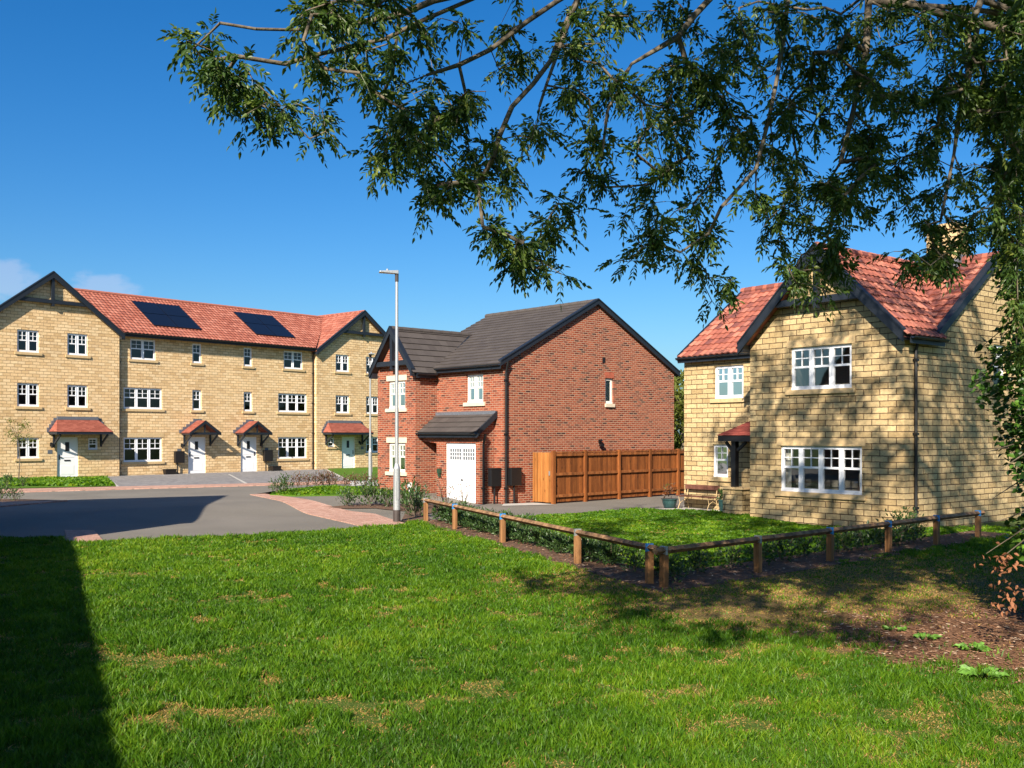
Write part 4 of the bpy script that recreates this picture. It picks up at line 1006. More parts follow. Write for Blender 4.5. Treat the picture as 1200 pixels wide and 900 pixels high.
# ================================================================== STREET LAMPS
def lamp(x, y, top, lab, hd, sc=1.0):
    z = H(x, y); t = thing('street_lamp', (x, y, z), lab, 'street lamp', 'grey steel street lamps')
    o = Vector((x, y, 0))
    m = MB(); m.tube([o+Vector((0,0,z-.2)), o+Vector((0,0,z+.33))], .098*sc, 14); m.build('base_sleeve', M['darksteel'], t, smooth=False)
    m = MB(); m.tube([o+Vector((0,0,z+.3)), o+Vector((0,0,z+1.42)), o+Vector((0,0,z+1.55)), o+Vector((0,0,top-.25))], [.092*sc, .092*sc, .052*sc, .038*sc], 16)
    F = Frame(x, y, hd[0], hd[1], -hd[1], hd[0]); F.box(m, -.035, .035, .085*sc, .1*sc, z+.6, z+1.1)
    m.build('column', M['steel'], t, smooth=False)
    m = MB(); m.tube([o+Vector((0,0,top-.27)), o+Vector((0,0,top-.06)), F.P(.06,0,top-.03)], [.048, .05, .045], 10); m.build('bracket', M['darksteel'], t)
    m = MB(); P = F.P
    m.hexa([P(-.04,-.07,top-.07),P(.46,-.13,top-.045),P(.46,.13,top-.045),P(-.04,.07,top-.07),P(-.04,-.06,top+.03),P(.46,-.12,top-.01),P(.46,.12,top-.01),P(-.04,.06,top+.03)])
    m.tube([P(.25,0,top), P(.25,0,top+.06)], .03, 8)
    m.build('lamp_head', M['steel'], t, bevel=.01)
lamp(-3.04, 26.3, 6.62, 'tall grey street lamp beside the end of the knee rail', (-.97,-.25))
lamp(-5.66, 39.8, 5.55, 'shorter grey street lamp on the terrace lawn left of the red brick house', (.3,-.95), .8)

# ================================================================== UNSEEN HOUSES added left of the frame to cast shadow
SHA = Frame(-4.5, -2.6, -.42, .907, .907, .42)
hb = thing('brick_house', SHA.P(8, -4, 0), 'unseen brick house added off to the left to shadow the lawn edge and road', 'house')
mb = MB(); Ls = 20.2
SE, SR = 5.0, 7.6
wall(mb, SHA, 0, [(0,-.1),(Ls,-.1),(Ls,SE),(0,SE)], [(3,4.2,3.3,4.4),(3,4.8,.9,2.1),(8,9.2,3.3,4.4),(13,14.2,3.3,4.4),(13,14.8,.9,2.1)]); wall(mb, SHA, -7.5, [(0,-.1),(Ls,-.1),(Ls,SE),(0,SE)])
for s, sg in ((0,-1),(Ls,1)):
    FS = Frame(*SHA.P(s,0,0)[:2], -SHA.n.x, -SHA.n.y, SHA.d.x*sg, SHA.d.y*sg); wall(mb, FS, 0, [(0,-.1),(7.5,-.1),(7.5,SE),(3.75,SR),(0,SE)])
mb.build('wall', M['brick'], hb)
for a in ((3,4.2,3.3,4.4,2),(3,4.8,.9,2.1,3),(8,9.2,3.3,4.4,2),(13,14.2,3.3,4.4,2),(13,14.8,.9,2.1,3)): window(hb, SHA, 0, *a, mat='cream', sill='whitesill')
rf = MB()
for oo, sg in ((.2, 1), (-7.7, -1)):
    up = SHA.n*(-sg*3.95)+Vector((0,0,(SR-SE)*3.95/3.75)); L = up.length
    slope(rf, SHA.P(0, oo, SE-.14), SHA.d, up, [(-.1,0),(Ls+.1,0),(Ls+.1,L),(-.1,L)], 'flat')
rf.build('roof', M['slate'], hb)
# second added house, unseen, its gable placed to cast the pointed road shadow
a = Vector((-11.0, 18.3, 0)); gd_ = Vector((-.72, .69, 0)).normalized(); bk = Vector((-.69, -.72, 0)).normalized()
SHB = Frame(a.x, a.y, gd_.x, gd_.y, -bk.x, -bk.y)
hb2 = thing('brick_house', SHB.P(4, -3, 0), 'unseen gabled brick house added off to the left to cast a pointed road shadow', 'house')
mb = MB(); wall(mb, SHB, 0, [(0,-.1),(8.4,-.1),(8.4,5.0),(4.2,8.5),(0,5.0)], [(2,3.2,3.3,4.4),(5.2,6.4,3.3,4.4)]); wall(mb, SHB, -4, [(0,-.1),(8.4,-.1),(8.4,5.0),(4.2,8.5),(0,5.0)])
for s, sg in ((0,-1),(8.4,1)):
    FS = Frame(*SHB.P(s,0,0)[:2], bk.x, bk.y, SHB.d.x*sg, SHB.d.y*sg); wall(mb, FS, 0, [(0,-.1),(4,-.1),(4,5.0),(0,5.0)])
mb.build('wall', M['brick'], hb2)
for a_ in ((2,3.2,3.3,4.4,2),(5.2,6.4,3.3,4.4,2)): window(hb2, SHB, 0, *a_, mat='cream', sill='whitesill')
rf = MB()
for sg in (-1, 1):
    e = 4.3; up = SHB.d*(-sg*e)+Vector((0,0,3.5*e/4.2)); L = up.length
    slope(rf, SHB.P(4.2+sg*e, .1, 8.5-3.5*e/4.2), bk, up, [(0,0),(4.2,0),(4.2,L),(0,L)], 'flat')
rf.build('roof', M['slate'], hb2)

# ================================================================== VEGETATION
def at(u, v, Y): return np.array([(u-600)/1168*Y, Y, CAM_H+(510-v)/1168*Y])
class VN:
    def __init__(s, seed): s.g = np.random.RandomState(seed).rand(256, 256)
    def __call__(s, x, y, sc):
        x = np.asarray(x)/sc+100; y = np.asarray(y)/sc+100
        i = np.floor(x).astype(int); j = np.floor(y).astype(int); fx = x-i; fy = y-j; fx = fx*fx*(3-2*fx); fy = fy*fy*(3-2*fy)
        g = s.g; a = g[i % 256, j % 256]; b = g[(i+1) % 256, j % 256]; c = g[i % 256, (j+1) % 256]; d = g[(i+1) % 256, (j+1) % 256]
        return (a*(1-fx)+b*fx)*(1-fy)+(c*(1-fx)+d*fx)*fy
vn = VN(3)
def fbm(x, y, sc): return .5*vn(x, y, sc)+.3*vn(x+31, y+7, sc*.45)+.2*vn(x+3, y+77, sc*.2)
def inpoly(x, y, poly):
    r = np.zeros(len(x), bool); n = len(poly)
    for i in range(n):
        x0, y0 = poly[i][:2]; x1, y1 = poly[(i+1) % n][:2]
        if y0 == y1: continue
        c = ((y0 > y) != (y1 > y)) & (x < (x1-x0)*(y-y0)/(y1-y0)+x0); r ^= c
    return r
def mulch_mask(x, y):
    # bare bark patch round the foot of the ash tree
    d = np.sqrt(((x-6.6)/2.75)**2+((y-10.9)/2.25)**2)
    return np.clip((1.12-d+(fbm(x, y, .8)-.5)*.9)/.22, 0, 1)
def shade_dry(x, y):
    d = np.sqrt(((x-5.4)/6.2)**2+((y-14.6)/4.3)**2); return np.clip((1.1-d+(fbm(x, y, 1.4)-.5)*.8)/.5, 0, 1)
def blades(name, poly, dens, h0, lab, bbox, wscale=1.0, mow=False, dryk=1.0, cat='grass', zoff=.03, near=True, excl=None):
    x0, x1, y0, y1 = bbox; area = (x1-x0)*(y1-y0); n = int(area*dens)
    x = np.random.uniform(x0, x1, n); y = np.random.uniform(y0, y1, n)
    k = inpoly(x, y, poly)
    if near:
        k &= (np.abs(x) < .56*y+1.5)
        k &= np.random.rand(n) < np.clip((8.5/np.maximum(y, 1))**1.15, 0, 1)
        k &= np.random.rand(n) > .97*mulch_mask(x, y)
        k &= np.random.rand(n) > .45*shade_dry(x, y)
    if excl is not None: k &= ~excl(x, y)
    x = x[k]; y = y[k]; n = len(x)
    pt = fbm(x, y, .9); pt2 = vn(x+50, y+9, .22); big = fbm(x+11, y+4, 3.2)
    h = h0*(.4+1.15*pt)*(.5+.9*np.random.rand(n)+.7*np.random.rand(n)**8)*(.7+.7*pt2)
    dry = np.maximum(np.clip((fbm(x+200, y+90, .62)-.60)/.10, 0, 1)*np.clip((vn(x+20, y+55, .16)-.3)/.3, 0, 1), np.clip((vn(x+9, y+5, .2)*fbm(x+70, y+9, 1.9)-.45)/.07, 0, 1))
    h *= (1-.6*dry)
    tint = np.clip(.08+.42*np.random.rand(n)+.35*(pt2-.5)+.45*(big-.5), 0, .68)
    if near: dryp = np.clip(.85*dry+.72*shade_dry(x, y)+.05, 0, .95)*dryk
    else: dryp = np.clip(.5*dry+.02, 0, .9)*dryk
    dm = np.random.rand(n) < dryp; tint[dm] = .74+.26*np.random.rand(dm.sum())
    if near: h *= (1-.45*shade_dry(x, y))
    z = np.array([H(a, b) for a, b in zip(x, y)]) if not near else np.zeros(n)
    z = z+zoff-.005
    ang = np.random.rand(n)*2*np.pi; lean = (.25+.7*np.random.rand(n))*h; la = np.random.rand(n)*2*np.pi
    flat = dm; lean[flat] *= 1.5; h[flat] *= .55
    w = wscale*(.0032+.0035*np.random.rand(n))*np.clip(y/9, .8, 3)
    ax, ay = np.cos(ang)*w, np.sin(ang)*w; lx, ly = np.cos(la)*lean, np.sin(la)*lean
    P = lambda fx, fz, sw: np.stack([x+lx*fx+ax*sw, y+ly*fx+ay*sw, z+h*fz], 1)
    V = np.stack([P(0, 0, -1), P(0, 0, 1), P(.35, .6, .8), P(1, 1, 0), P(.35, .6, -.8)], 1)
    o = npmesh(name, V, 5, M['grassblade'], None, tint, faces=[(0, 1, 2, 4), (4, 2, 3)])
    return tag(o, lab, cat, None, 'stuff')
bedpoly = [(p.x, p.y) for p in bed]
blades('meadow_grass', LAWN, 4600, .054, 'bright green rough grass with dry brown tufts in the foreground', (-15, 15, 4.2, 26.5), excl=lambda x, y: inpoly(x, y, bedpoly) & (fbm(x, y, .45) > .50))
blades('garden_grass', gl, 900, .035, 'short mown grass in the garden of the stone house', (-3, 13, 14, 33), 2.2, dryk=1.6, near=False, zoff=.02, excl=lambda x, y: inpoly(x, y, bedpoly))
verge = [G(-200,570),G(0,562),G(125,560.5),G(134,570),G(0,573),G(-200,578)]
blades('verge_blades', verge, 220, .07, 'short grass on the verge in front of the left gable', (-32, -15, 40, 56), 5, near=False, zoff=.04)
isl = [G(318,581),G(330,577),G(345,575),G(380,572),G(443,572),G(487,578),G(461,579.5),G(400,581),G(345,582)]
blades('island_blades', isl, 500, .05, 'mown grass on the island between road and driveway', (-12, -3, 32, 42), 3.5, near=False, zoff=.05)
# bark chips on the bare patch
n = 26000; x = np.random.uniform(2.5, 10.5, n); y = np.random.uniform(7.5, 14, n); k = (mulch_mask(x, y) > np.random.rand(n)*.9); x = x[k]; y = y[k]; n = len(x)
a = np.random.rand(n)*6.28; L = .008+.022*np.random.rand(n); w = L*.35; tl_ = np.random.normal(size=n)*.25
z = .036+.012*np.random.rand(n); c, s = np.cos(a), np.sin(a)
V = np.stack([np.stack([x-c*L-s*w, y-s*L+c*w, z-tl_*L*.4], 1), np.stack([x+c*L-s*w, y+s*L+c*w, z+tl_*L*.4], 1), np.stack([x+c*L+s*w, y+s*L-c*w, z+tl_*L*.4+.004], 1), np.stack([x-c*L+s*w, y-s*L-c*w, z-tl_*L*.4+.004], 1)], 1)
M['chip'] = leafmat('bark_chip', [(0, (.10,.045,.025)), (.5, (.22,.11,.06)), (.85, (.34,.20,.12)), (1, (.55,.42,.30))], 0, .9, spec=.1)
tag(npmesh('bark_chips', V, 4, M['chip'], None, np.random.rand(n)), 'brown bark chips on the bare ground below the ash tree', 'bark chips', None, 'stuff')

n = 30000; x = np.random.uniform(-3, 12, n); y = np.random.uniform(14, 27, n); k = inpoly(x, y, bedpoly); x = x[k]; y = y[k]; n = len(x)
a = np.random.rand(n)*6.28; L = .012+.025*np.random.rand(n); w = L*.4; z = .045+.014*np.random.rand(n); c, s = np.cos(a), np.sin(a)
V = np.stack([np.stack([x+i*c*L-j*s*w, y+i*s*L+j*c*w, z+i*.004], 1) for i, j in ((-1,-1),(1,-1),(1,1),(-1,1))], 1)
tag(npmesh('bed_litter', V, 4, M['chip'], None, np.random.rand(n)), 'brown bark litter in the planting bed under the knee rails', 'bark chips', None, 'stuff')

# ------------------------------------------------------------------ ash tree
ash = thing('ash_tree', (6.75, 11.2, 0), 'tall ash tree at the right edge with leafy branches hanging over the lawn', 'tree')
nodes = []; par = []
def addn(p, parent): nodes.append(np.array(p, float)); par.append(parent); return len(nodes)-1
chains = []
def chain(pts, start, step=.35):
    chains.append(len(nodes))
    cur = start
    pts = [nodes[start]]+[np.array(p, float) for p in pts]
    # smooth catmull-rom
    P = [2*pts[0]-pts[1]]+pts+[2*pts[-1]-pts[-2]]
    for i in range(1, len(P)-2):
        L = np.linalg.norm(P[i+1]-P[i]); m_ = max(1, int(L/step))
        for k in range(1, m_+1):
            t_ = k/m_; a_, b_, c_, d_ = P[i-1], P[i], P[i+1], P[i+2]
            q_ = .5*((2*b_)+(-a_+c_)*t_+(2*a_-5*b_+4*c_-d_)*t_**2+(-a_+3*b_-3*c_+d_)*t_**3)
            if k < m_: q_ = q_+np.random.normal(size=3)*.018
            cur = addn(q_, cur)
    return cur
base = addn((6.75, 11.2, -.1), -1)
tk1 = chain([(6.72, 11.15, 2.2), (6.6, 11.0, 4.6)], base, .5); tk2 = chain([(6.3, 10.7, 6.4)], tk1, .5); tk3 = chain([(6.4, 10.9, 8.2), (6.2, 10.8, 10.2)], tk2, .5)
lA = chain([at(1000,-95,9.8), at(800,-80,9.2), at(700,-30,8.9)], tk2)
lA1 = chain([at(652,2,8.7), at(618,25,8.5), at(575,58,8.3), at(538,76,8.2), at(500,88,8.0)], lA)
lA2 = chain([at(620,-25,8.8), at(560,-4,8.5), at(495,24,8.2), at(453,45,8.0), at(376,63,7.8), at(334,75,7.7), at(278,66,7.5), at(240,72,7.4)], lA)
lA3 = chain([at(390,33,7.9), at(340,35,7.8), at(300,34,7.6), at(258,27,7.5)], lA2-14)
lB = chain([at(677,0,8.4), at(656,55,8.3), at(640,100,8.1), at(632,125,8.1)], lA)
lB2 = chain([at(625,98,8.2), at(600,125,8.1), at(585,160,8.0), at(578,185,8.0)], lB-4)
lC = chain([at(840,-10,8.8), at(795,43,8.5), at(740,75,8.3), at(712,130,8.2), at(705,185,8.1)], lA-6)
lD = chain([at(925,-10,9.2), at(918,40,9.0), at(902,135,8.7), at(886,198,8.5), at(845,243,8.3)], lA-14)
lE = chain([at(1018,0,9.5), at(1015,60,9.3), at(1000,130,9.2), at(985,190,9.1)], tk2)
lF = chain([at(1150,0,10.0), at(1135,90,9.8), at(1118,180,9.6), at(1104,250,9.4)], tk2)
lG = chain([(4.5, 7.5, 8.2), (2.5, 4.5, 8.8), (.8, 1.8, 8.6), (-.5, -.8, 7.9)], tk2)
lH = chain([(6.5, 6.5, 9.0), (6.0, 3.5, 9.2), (5.2, 1.0, 8.8)], tk3-2)
lI = chain([(6.8, 14.0, 9.6), (6.5, 17.5, 10.2), (6.0, 19.5, 10.0)], tk3-2)
lJ = chain([(3.0, 11.5, 9.8), (.2, 10.5, 10.3), (-2.5, 9.0, 9.6)], tk3-1)
lK = chain([(9.5, 12.5, 9.4), (12.0, 13.0, 9.6)], tk3-2)
lL = chain([(4.6, 9.2, 11.3), (2.6, 6.5, 12.0)], tk3); lM = chain([(7.2, 13.5, 12.0)], tk3)
nmain = len(nodes)
# clusters of leaves hanging in view (photo column, row, radius)
BL = [(222,52,22),(250,80,28),(292,95,24),(270,112,14),(296,137,24),(312,150,14),(330,128,17),(366,150,22),(372,132,14),(390,77,26),(355,17,17),(404,20,26),(350,45,13),(446,105,26),(430,80,22),(452,150,22),(472,178,26),(449,213,18),(440,190,13),(505,203,26),(523,130,24),(502,250,18),(512,230,15),(565,175,24),(558,213,22),(590,82,22),(575,273,20),(480,130,20),(500,100,20),(460,65,18),(410,55,20),(480,20,16),(540,30,16),(560,115,18),
(517,150,26),(525,211,24),(500,165,20),(572,270,18),(605,207,20),(588,190,18),(601,306,15),(648,276,24),(652,322,16),(634,306,20),(620,292,18),(608,312,14),(665,257,20),(655,235,13),(640,165,20),(625,150,13),(681,25,20),(686,80,20),(665,50,13),(694,135,24),(710,207,20),(735,308,13),(749,122,20),(745,15,20),(700,45,13),(762,219,20),(770,253,22),(795,118,24),(795,190,24),(804,245,22),(812,300,20),(833,350,20),(854,335,12),(838,60,24),(820,95,22),(859,139,26),(838,203,22),(867,228,22),(892,265,18),(880,38,24),(780,150,22),(770,90,16),(730,255,13),(745,175,18),(755,285,18),(785,275,18),
(825,270,20),(842,105,22),(815,35,18),(860,20,18),(876,75,26),(905,95,22),(939,25,24),(927,127,26),(960,75,22),(960,211,24),(905,250,24),(900,180,24),(930,180,20),(927,292,22),(948,330,22),(925,318,12),(962,345,15),(988,318,22),(975,300,16),(981,274,24),(1011,203,24),(1040,210,22),(1053,240,20),(1036,120,26),(1036,75,22),(1045,13,15),(990,55,22),(990,120,22),(1000,160,22),(955,260,24),(1062,200,18),(1080,170,20),(1075,110,24),(1091,270,18),(1072,325,18),(1095,320,16),(1112,322,12),(1060,300,15),(1104,235,18),(1116,105,26),(1100,150,24),(1095,45,22),(1080,15,13),(1137,25,26),(1159,63,28),(1180,25,28),(1150,150,24),(1150,110,26),(1180,127,28),(1159,253,20),(1180,211,28),(1163,278,18),(1185,300,22),(1190,250,26),(1195,80,28),(1120,70,24),(1178,170,26),(1165,200,20),(1130,205,13),(1010,20,18),(900,10,20),(970,15,20),(925,60,20),(1015,95,20),(1020,165,22),(1192,330,20),(1190,300,20),(1196,370,20),(1196,410,20),(1112,300,14),(1120,280,14),(1100,300,14),(1190,150,28),(1165,130,28),(1190,30,26),(870,170,22),(850,180,18),(820,140,18),(945,95,22),(940,150,20),(970,140,20),(1060,140,18),(940,230,22),(975,235,22),(1000,245,18),(1020,255,15),(780,15,18),(800,70,18),(720,20,16),(620,60,12),(600,30,14),(500,45,16),(430,10,20),(380,5,14),(455,5,12),(700,170,14),(680,200,14),(670,110,14),(720,100,14)]
T_in = []
for (u, v, r_) in BL:
    dep = 7.4+2.5*(u-200)/1000
    cnt = max(3, int((r_/9.2)**2*(.74 if u < 1000 else 1.15)))
    for _ in range(cnt):
        rr = r_*random.random()**.6*.88; an = random.random()*6.283
        T_in.append(at(u+rr*math.cos(an), v+rr*math.sin(an)*.95-4, dep+random.uniform(-.8, .8)))
T_out = []
rs = np.random.RandomState(21)
while len(T_out) < 1250:
    c = rs.uniform(-1, 1, 3)
    if c.dot(c) > 1 or c.dot(c) < .12: continue
    p = np.array([4.6, 9.3, 9.6])+c*np.array([8.0, 10.2, 4.0]) if len(T_out) % 3 else np.array([1.8, 2.6, 7.2])+c*np.array([4.8, 4.2, 1.8])
    if p[1] > .3:
        u = 600+1168*p[0]/p[1]; v = 510-1168*(p[2]-CAM_H)/p[1]
        if -60 < u < 1180 and v > -35: continue
    if p[2] < 5.2: continue
    if p[1]+1.59*p[2] < (11.5 if p[0]+.5*p[2] > 4.6 else 10.5)+1.2*fbm(p[0:1]+9, p[1:2], 1.5)[0]: continue
    if fbm(p[0:1], p[1:2]+p[2]*.7, 1.7)[0] < .455: continue      # gaps between boughs
    T_out.append(p)
nh = 0
while nh < 500:      # boughs whose shade falls on the stone house
    q_ = np.array([rs.uniform(5.5, 12.5), rs.uniform(24, 29), rs.uniform(.3, 7.2)]) if nh % 5 < 3 else np.array([rs.uniform(1.5, 9), rs.uniform(16, 26), .1]); zt_ = rs.uniform(8.3, 12.8); tt_ = (zt_-q_[2])/.6009
    p = q_+np.array([-.30*tt_, -.954*tt_, zt_-q_[2]])
    if p[1] < 2: continue
    u = 600+1168*p[0]/p[1]; v = 510-1168*(p[2]-CAM_H)/p[1]
    if u < 1190 and v > -30 or p[1] > 20.5: continue
    if fbm(np.array([q_[0]*1.2+q_[1]*.3]), np.array([q_[2]*1.1+zt_*.4]), 1.3)[0] < .45: continue
    T_out.append(p); nh += 1
targets = [(p, 0) for p in T_in]+[(p, 1) for p in T_out]
NP = np.array(nodes); 
rem = np.array([t_[0] for t_ in targets]); kinds = np.array([t_[1] for t_ in targets]); alive = np.ones(len(rem), bool)
best = np.full(len(rem), 1e9); bi = np.zeros(len(rem), int)
def relax(i0):
    global best, bi
    A = np.array(nodes[i0:])
    for k_ in range(len(A)):
        dlt = rem-A[k_]; d_ = np.sqrt((dlt**2).sum(1))*(1+.35*(dlt[:, 2] > 0)); m_ = d_ < best; best[m_] = d_[m_]; bi[m_] = i0+k_
relax(2); ends = []
while alive.any():
    cand = np.where(alive, best, 1e9); i = int(cand.argmin()); p0 = nodes[bi[i]]; p1 = rem[i]; L = np.linalg.norm(p1-p0); alive[i] = False
    m_ = max(1, int(L/.16)); cur = int(bi[i]); i0 = len(nodes)
    sag = np.array([0, 0, 1])*L*.10*(1 if kinds[i] == 0 else .5)
    sd_ = np.random.normal(size=3)*L*.05
    for k_ in range(1, m_+1):
        t_ = k_/m_; cur = addn(p0+(p1-p0)*t_+sag*4*t_*(1-t_)+sd_*math.sin(math.pi*t_), cur)
    ends.append((cur, kinds[i])); relax(i0)
par = np.array(par); nn = len(nodes); NP = np.array(nodes)
wgt = np.zeros(nn)
for e, _ in ends: wgt[e] += 1
order = np.arange(nn)[::-1]
for i in order:
    if par[i] >= 0: wgt[par[i]] += wgt[i]
rad = .0036*np.maximum(wgt, .5)**.47
for i in range(nn):
    if i <= tk2: rad[i] = .34 if NP[i][2] < .3 else .28-.012*NP[i][2]
    elif i < nmain: rad[i] = max(min(rad[i], .16), .012)
# branches: one mesh of tapered segments
Vs = []; Fs = []
def segs(idx, nm, mat, sides):
    mb = MB()
    for i in idx:
        j = par[i]
        if j < 0: continue
        mb.tube([NP[j], NP[i]], [min(rad[j], rad[i]*1.25 if i >= nmain else rad[j]), rad[i]], sides, cap=False)
    return mb.build(nm, mat, ash, smooth=True)
segs(range(1, tk3+1), 'trunk', M['bark'], 16)
for c0, c1 in zip(chains[3:], chains[4:]+[nmain]): segs(range(c0, c1), 'limb', M['twig'], 8)
segs(range(nmain, nn), 'twigs', M['twig'], 4)
# compound leaves
ST = []; LP = []; LD = []; LL = []; LT = []
rs = np.random.RandomState(5)
def sprig(i, kind):
    tip = NP[i]; back = unit(tip-NP[par[i]]); tv = rs.rand()
    nl = rs.randint(6, 11) if kind == 0 else 7
    for q in range(nl):
        f = rs.rand()*.9; j = i
        for _ in range(int(rs.rand()*3)):
            if par[j] >= nmain: j = par[j]
        o_ = NP[j]; d_ = unit(back*.5+rs.normal(size=3)*.8+np.array([0, 0, -.25])); Lr = (.13+.07*rs.rand())*(1 if kind == 0 else 1.9)
        npair = 4 if kind == 0 else 2
        ST.append((o_, o_+d_*Lr*.5+np.array([0, 0, -1])*Lr*.09, o_+d_*Lr+np.array([0, 0, -1])*Lr*.35))
        side = unit(np.cross(d_, rs.normal(size=3)+np.array([0, 0, 1.5])))
        for k_ in range(npair+1):
            t_ = .3+.7*k_/npair; pos = o_+d_*Lr*t_+np.array([0, 0, -1])*Lr*.35*t_*t_
            dd = unit(d_+np.array([0, 0, -.5])*t_)
            ll = (.047+.021*rs.rand())*(1 if kind == 0 else 2.2)
            if k_ == npair: LP.append(pos); LD.append(dd+rs.normal(size=3)*.1); LL.append(ll); LT.append(tv)
            else:
                for sg in (-1, 1):
                    LP.append(pos); LD.append(dd*.75+side*sg*.8+np.array([0, 0, -.3])+rs.normal(size=3)*.12); LL.append(ll*.95); LT.append(tv)
for e, kd in ends: sprig(e, kd)
LP = np.array(LP); LD = np.array(LD); LL = np.array(LL); LT = np.array(LT)
print('leaflets', len(LP), 'nodes', nn)
tint = np.clip(.55*LT+.55*rs.rand(len(LT))**1.3, 0, 1)
npmesh('crown', leaves(LP, LD, LL, LL*.43, .08), 6, M['ash_leaf'], ash, tint, faces=LEAF_F)

ST = np.array(ST); o1 = np.array([.0016, 0, .0010]); o2 = np.array([0, .0016, -.0010])
V = np.stack([ST[:,0]-o1, ST[:,0]+o1, ST[:,1]+o1, ST[:,2]+o1*.4, ST[:,2]-o1*.4, ST[:,1]-o1, ST[:,0]-o2, ST[:,0]+o2, ST[:,1]+o2, ST[:,2]+o2*.4, ST[:,2]-o2*.4, ST[:,1]-o2], 1)
npmesh('leaf_stalks', V, 12, M['ash_leaf'], ash, np.full(len(ST), .7), faces=[(0,1,2,5), (5,2,3,4), (6,7,8,11), (11,8,9,10)])

# ------------------------------------------------------------------ ivy on the right edge
ivy = thing('ivy', (6.5, 10.8, 0), 'dense ivy and hawthorn growth clothing the trunk at the right edge', 'climbing plant')
prof = [(0.3, .55), (.58, .85), (1.1, 1.22), (1.5, 1.1), (1.85, 1.2), (2.3, 1.42), (2.6, 1.55), (2.9, 1.45), (3.4, 1.38), (3.9, 1.35), (4.6, 1.40), (5.6, 1.4), (6.9, 1.2)]
n = 56000; z = rs.uniform(.3, 6.9, n); rr = np.interp(z, [p[0] for p in prof], [p[1] for p in prof]); a = rs.rand(n)*6.283
lump = .90+.09*np.sin(a*5+z*2.3)+.09*np.sin(z*6+a*3)+.07*np.sin(a*11-z*4)
r2 = rr*lump*(.45+.62*rs.rand(n)**.6)
P = np.stack([6.86+r2*np.cos(a), 10.8+r2*np.sin(a), z+rs.normal(size=n)*.05], 1)
D = unit(np.stack([np.cos(a), np.sin(a), -.35+0*a], 1)+rs.normal(size=(n, 3))*.6); Lh = .045+.045*rs.rand(n)
V1 = leaves(P, D, Lh, Lh*.85)
t1 = np.clip(rs.rand(n)*.8+.3*(np.sin(z*3+a*4) > .5)*rs.rand(n), 0, 1)
npmesh('foliage', V1, 6, M['ivy_leaf'], ivy, t1, faces=LEAF_F)
mb = MB()
for k_ in range(26):
    a = random.uniform(2.2, 4.6); z0 = random.uniform(.5, 4.5); o_ = Vector((6.5+.4*math.cos(a), 10.8+.4*math.sin(a), z0)); r_ = random.uniform(.7, 1.15)
    d_ = Vector((math.cos(a), math.sin(a), random.uniform(-.5, .3)))
    mb.tube([o_, o_+d_*r_*.5+Vector((0,0,.06)), o_+d_*r_+Vector((0,0,random.uniform(-.2,.1)))], [.014, .009, .004], 5)
mb.build('stems', M['twig'], ivy)
n = 90; P = np.array([at(1176, 662, 10.1)]*n)+rs.normal(size=(n, 3))*np.array([.10, .1, .09]); P[45:] = np.array([at(1190, 700, 10.2)])+rs.normal(size=(45, 3))*np.array([.1, .1, .08])
D = rs.normal(size=(n, 3))+np.array([0, 0, -1.0]); Lh = .05+.03*rs.rand(n)
npmesh('dead_leaves', leaves(P, D, Lh, Lh*.6), 6, M['brown_leaf'], ivy, rs.rand(n), faces=LEAF_F)

# ------------------------------------------------------------------ shrubs
def shrub(name, rx, rz, n, size, seed, leaf, loc, lab, cat='shrub', group=None, upright=.6, stems=6):
    t = thing(name, loc, lab, cat, group); V, tt = bush_mesh(n, rx, rz/2, size, seed, upright)
    npmesh('foliage', V+np.array(loc), 6, M[leaf], t, tt, faces=LEAF_F)
    m = MB(); rr_ = random.Random(seed)
    for k_ in range(stems):
        a = rr_.random()*6.28; m.tube([Vector(loc), Vector(loc)+Vector((math.cos(a)*rx*.35, math.sin(a)*rx*.35, rz*.5)), Vector(loc)+Vector((math.cos(a)*rx*.7, math.sin(a)*rx*.7, rz*.9))], [.008, .006, .003], 4)
    m.build('stems', M['twig'], t); return t
def copy_tree(o, loc, rz, sc, lab=None, group=None):
    r_ = o.copy(); COL.objects.link(r_); r_.location = loc; r_.rotation_euler = (0, 0, rz); r_.scale = (sc, sc, sc)
    if lab: r_['label'] = lab
    if group: r_['group'] = group
    for c_ in o.children:
        d_ = c_.copy(); COL.objects.link(d_); d_.parent = r_
    return r_
def along(a, b_, t_, off=0):
    d = (b_-a).normalized(); n_ = Vector((-d.y, d.x, 0)); p = a+(b_-a)*t_+n_*off; return (p.x, p.y, H(p.x, p.y)+.03)
ORD = ['first','second','third','fourth','fifth','sixth','seventh','eighth','ninth','tenth','eleventh','twelfth','thirteenth','fourteenth','fifteenth','sixteenth']
hedge_lab = 'dark green hedging shrub, %s from the lamp post in the row behind the knee rail'
protos = [shrub('hedge_shrub', .34, .50, 620, .085, 10+i, 'laurel_leaf', along(F1, FC, .03+i*.052, .42), hedge_lab % ORD[i], 'shrub', 'hedging shrubs behind the left knee rail') for i in range(3)]
k_ = 0
for t_ in np.arange(.186, .83, .051):
    copy_tree(protos[k_ % 3], along(F1, FC, t_, random.uniform(.34, .48)), random.random()*6, random.uniform(.7, .92), hedge_lab % ORD[min(k_+3, 15)]); k_ += 1
for i, t_ in enumerate((.02, .10, .19, .28, .37)):
    copy_tree(protos[(i+1) % 3], along(F1, FC, t_, .95), random.random()*6, random.uniform(.8, 1.0), 'dark green shrub set back from the knee rail hedge, %s from the lamp post' % ORD[i])
sp = [shrub('low_shrub', .26, .42, 210, .075, 20+i, 'laurel_leaf', along(FC, F2, .06+i*.075, .5), 'small sparse shrub behind the right knee rail, %s from its corner post' % ORD[i], 'shrub', 'small shrubs behind the right knee rail') for i in range(3)]
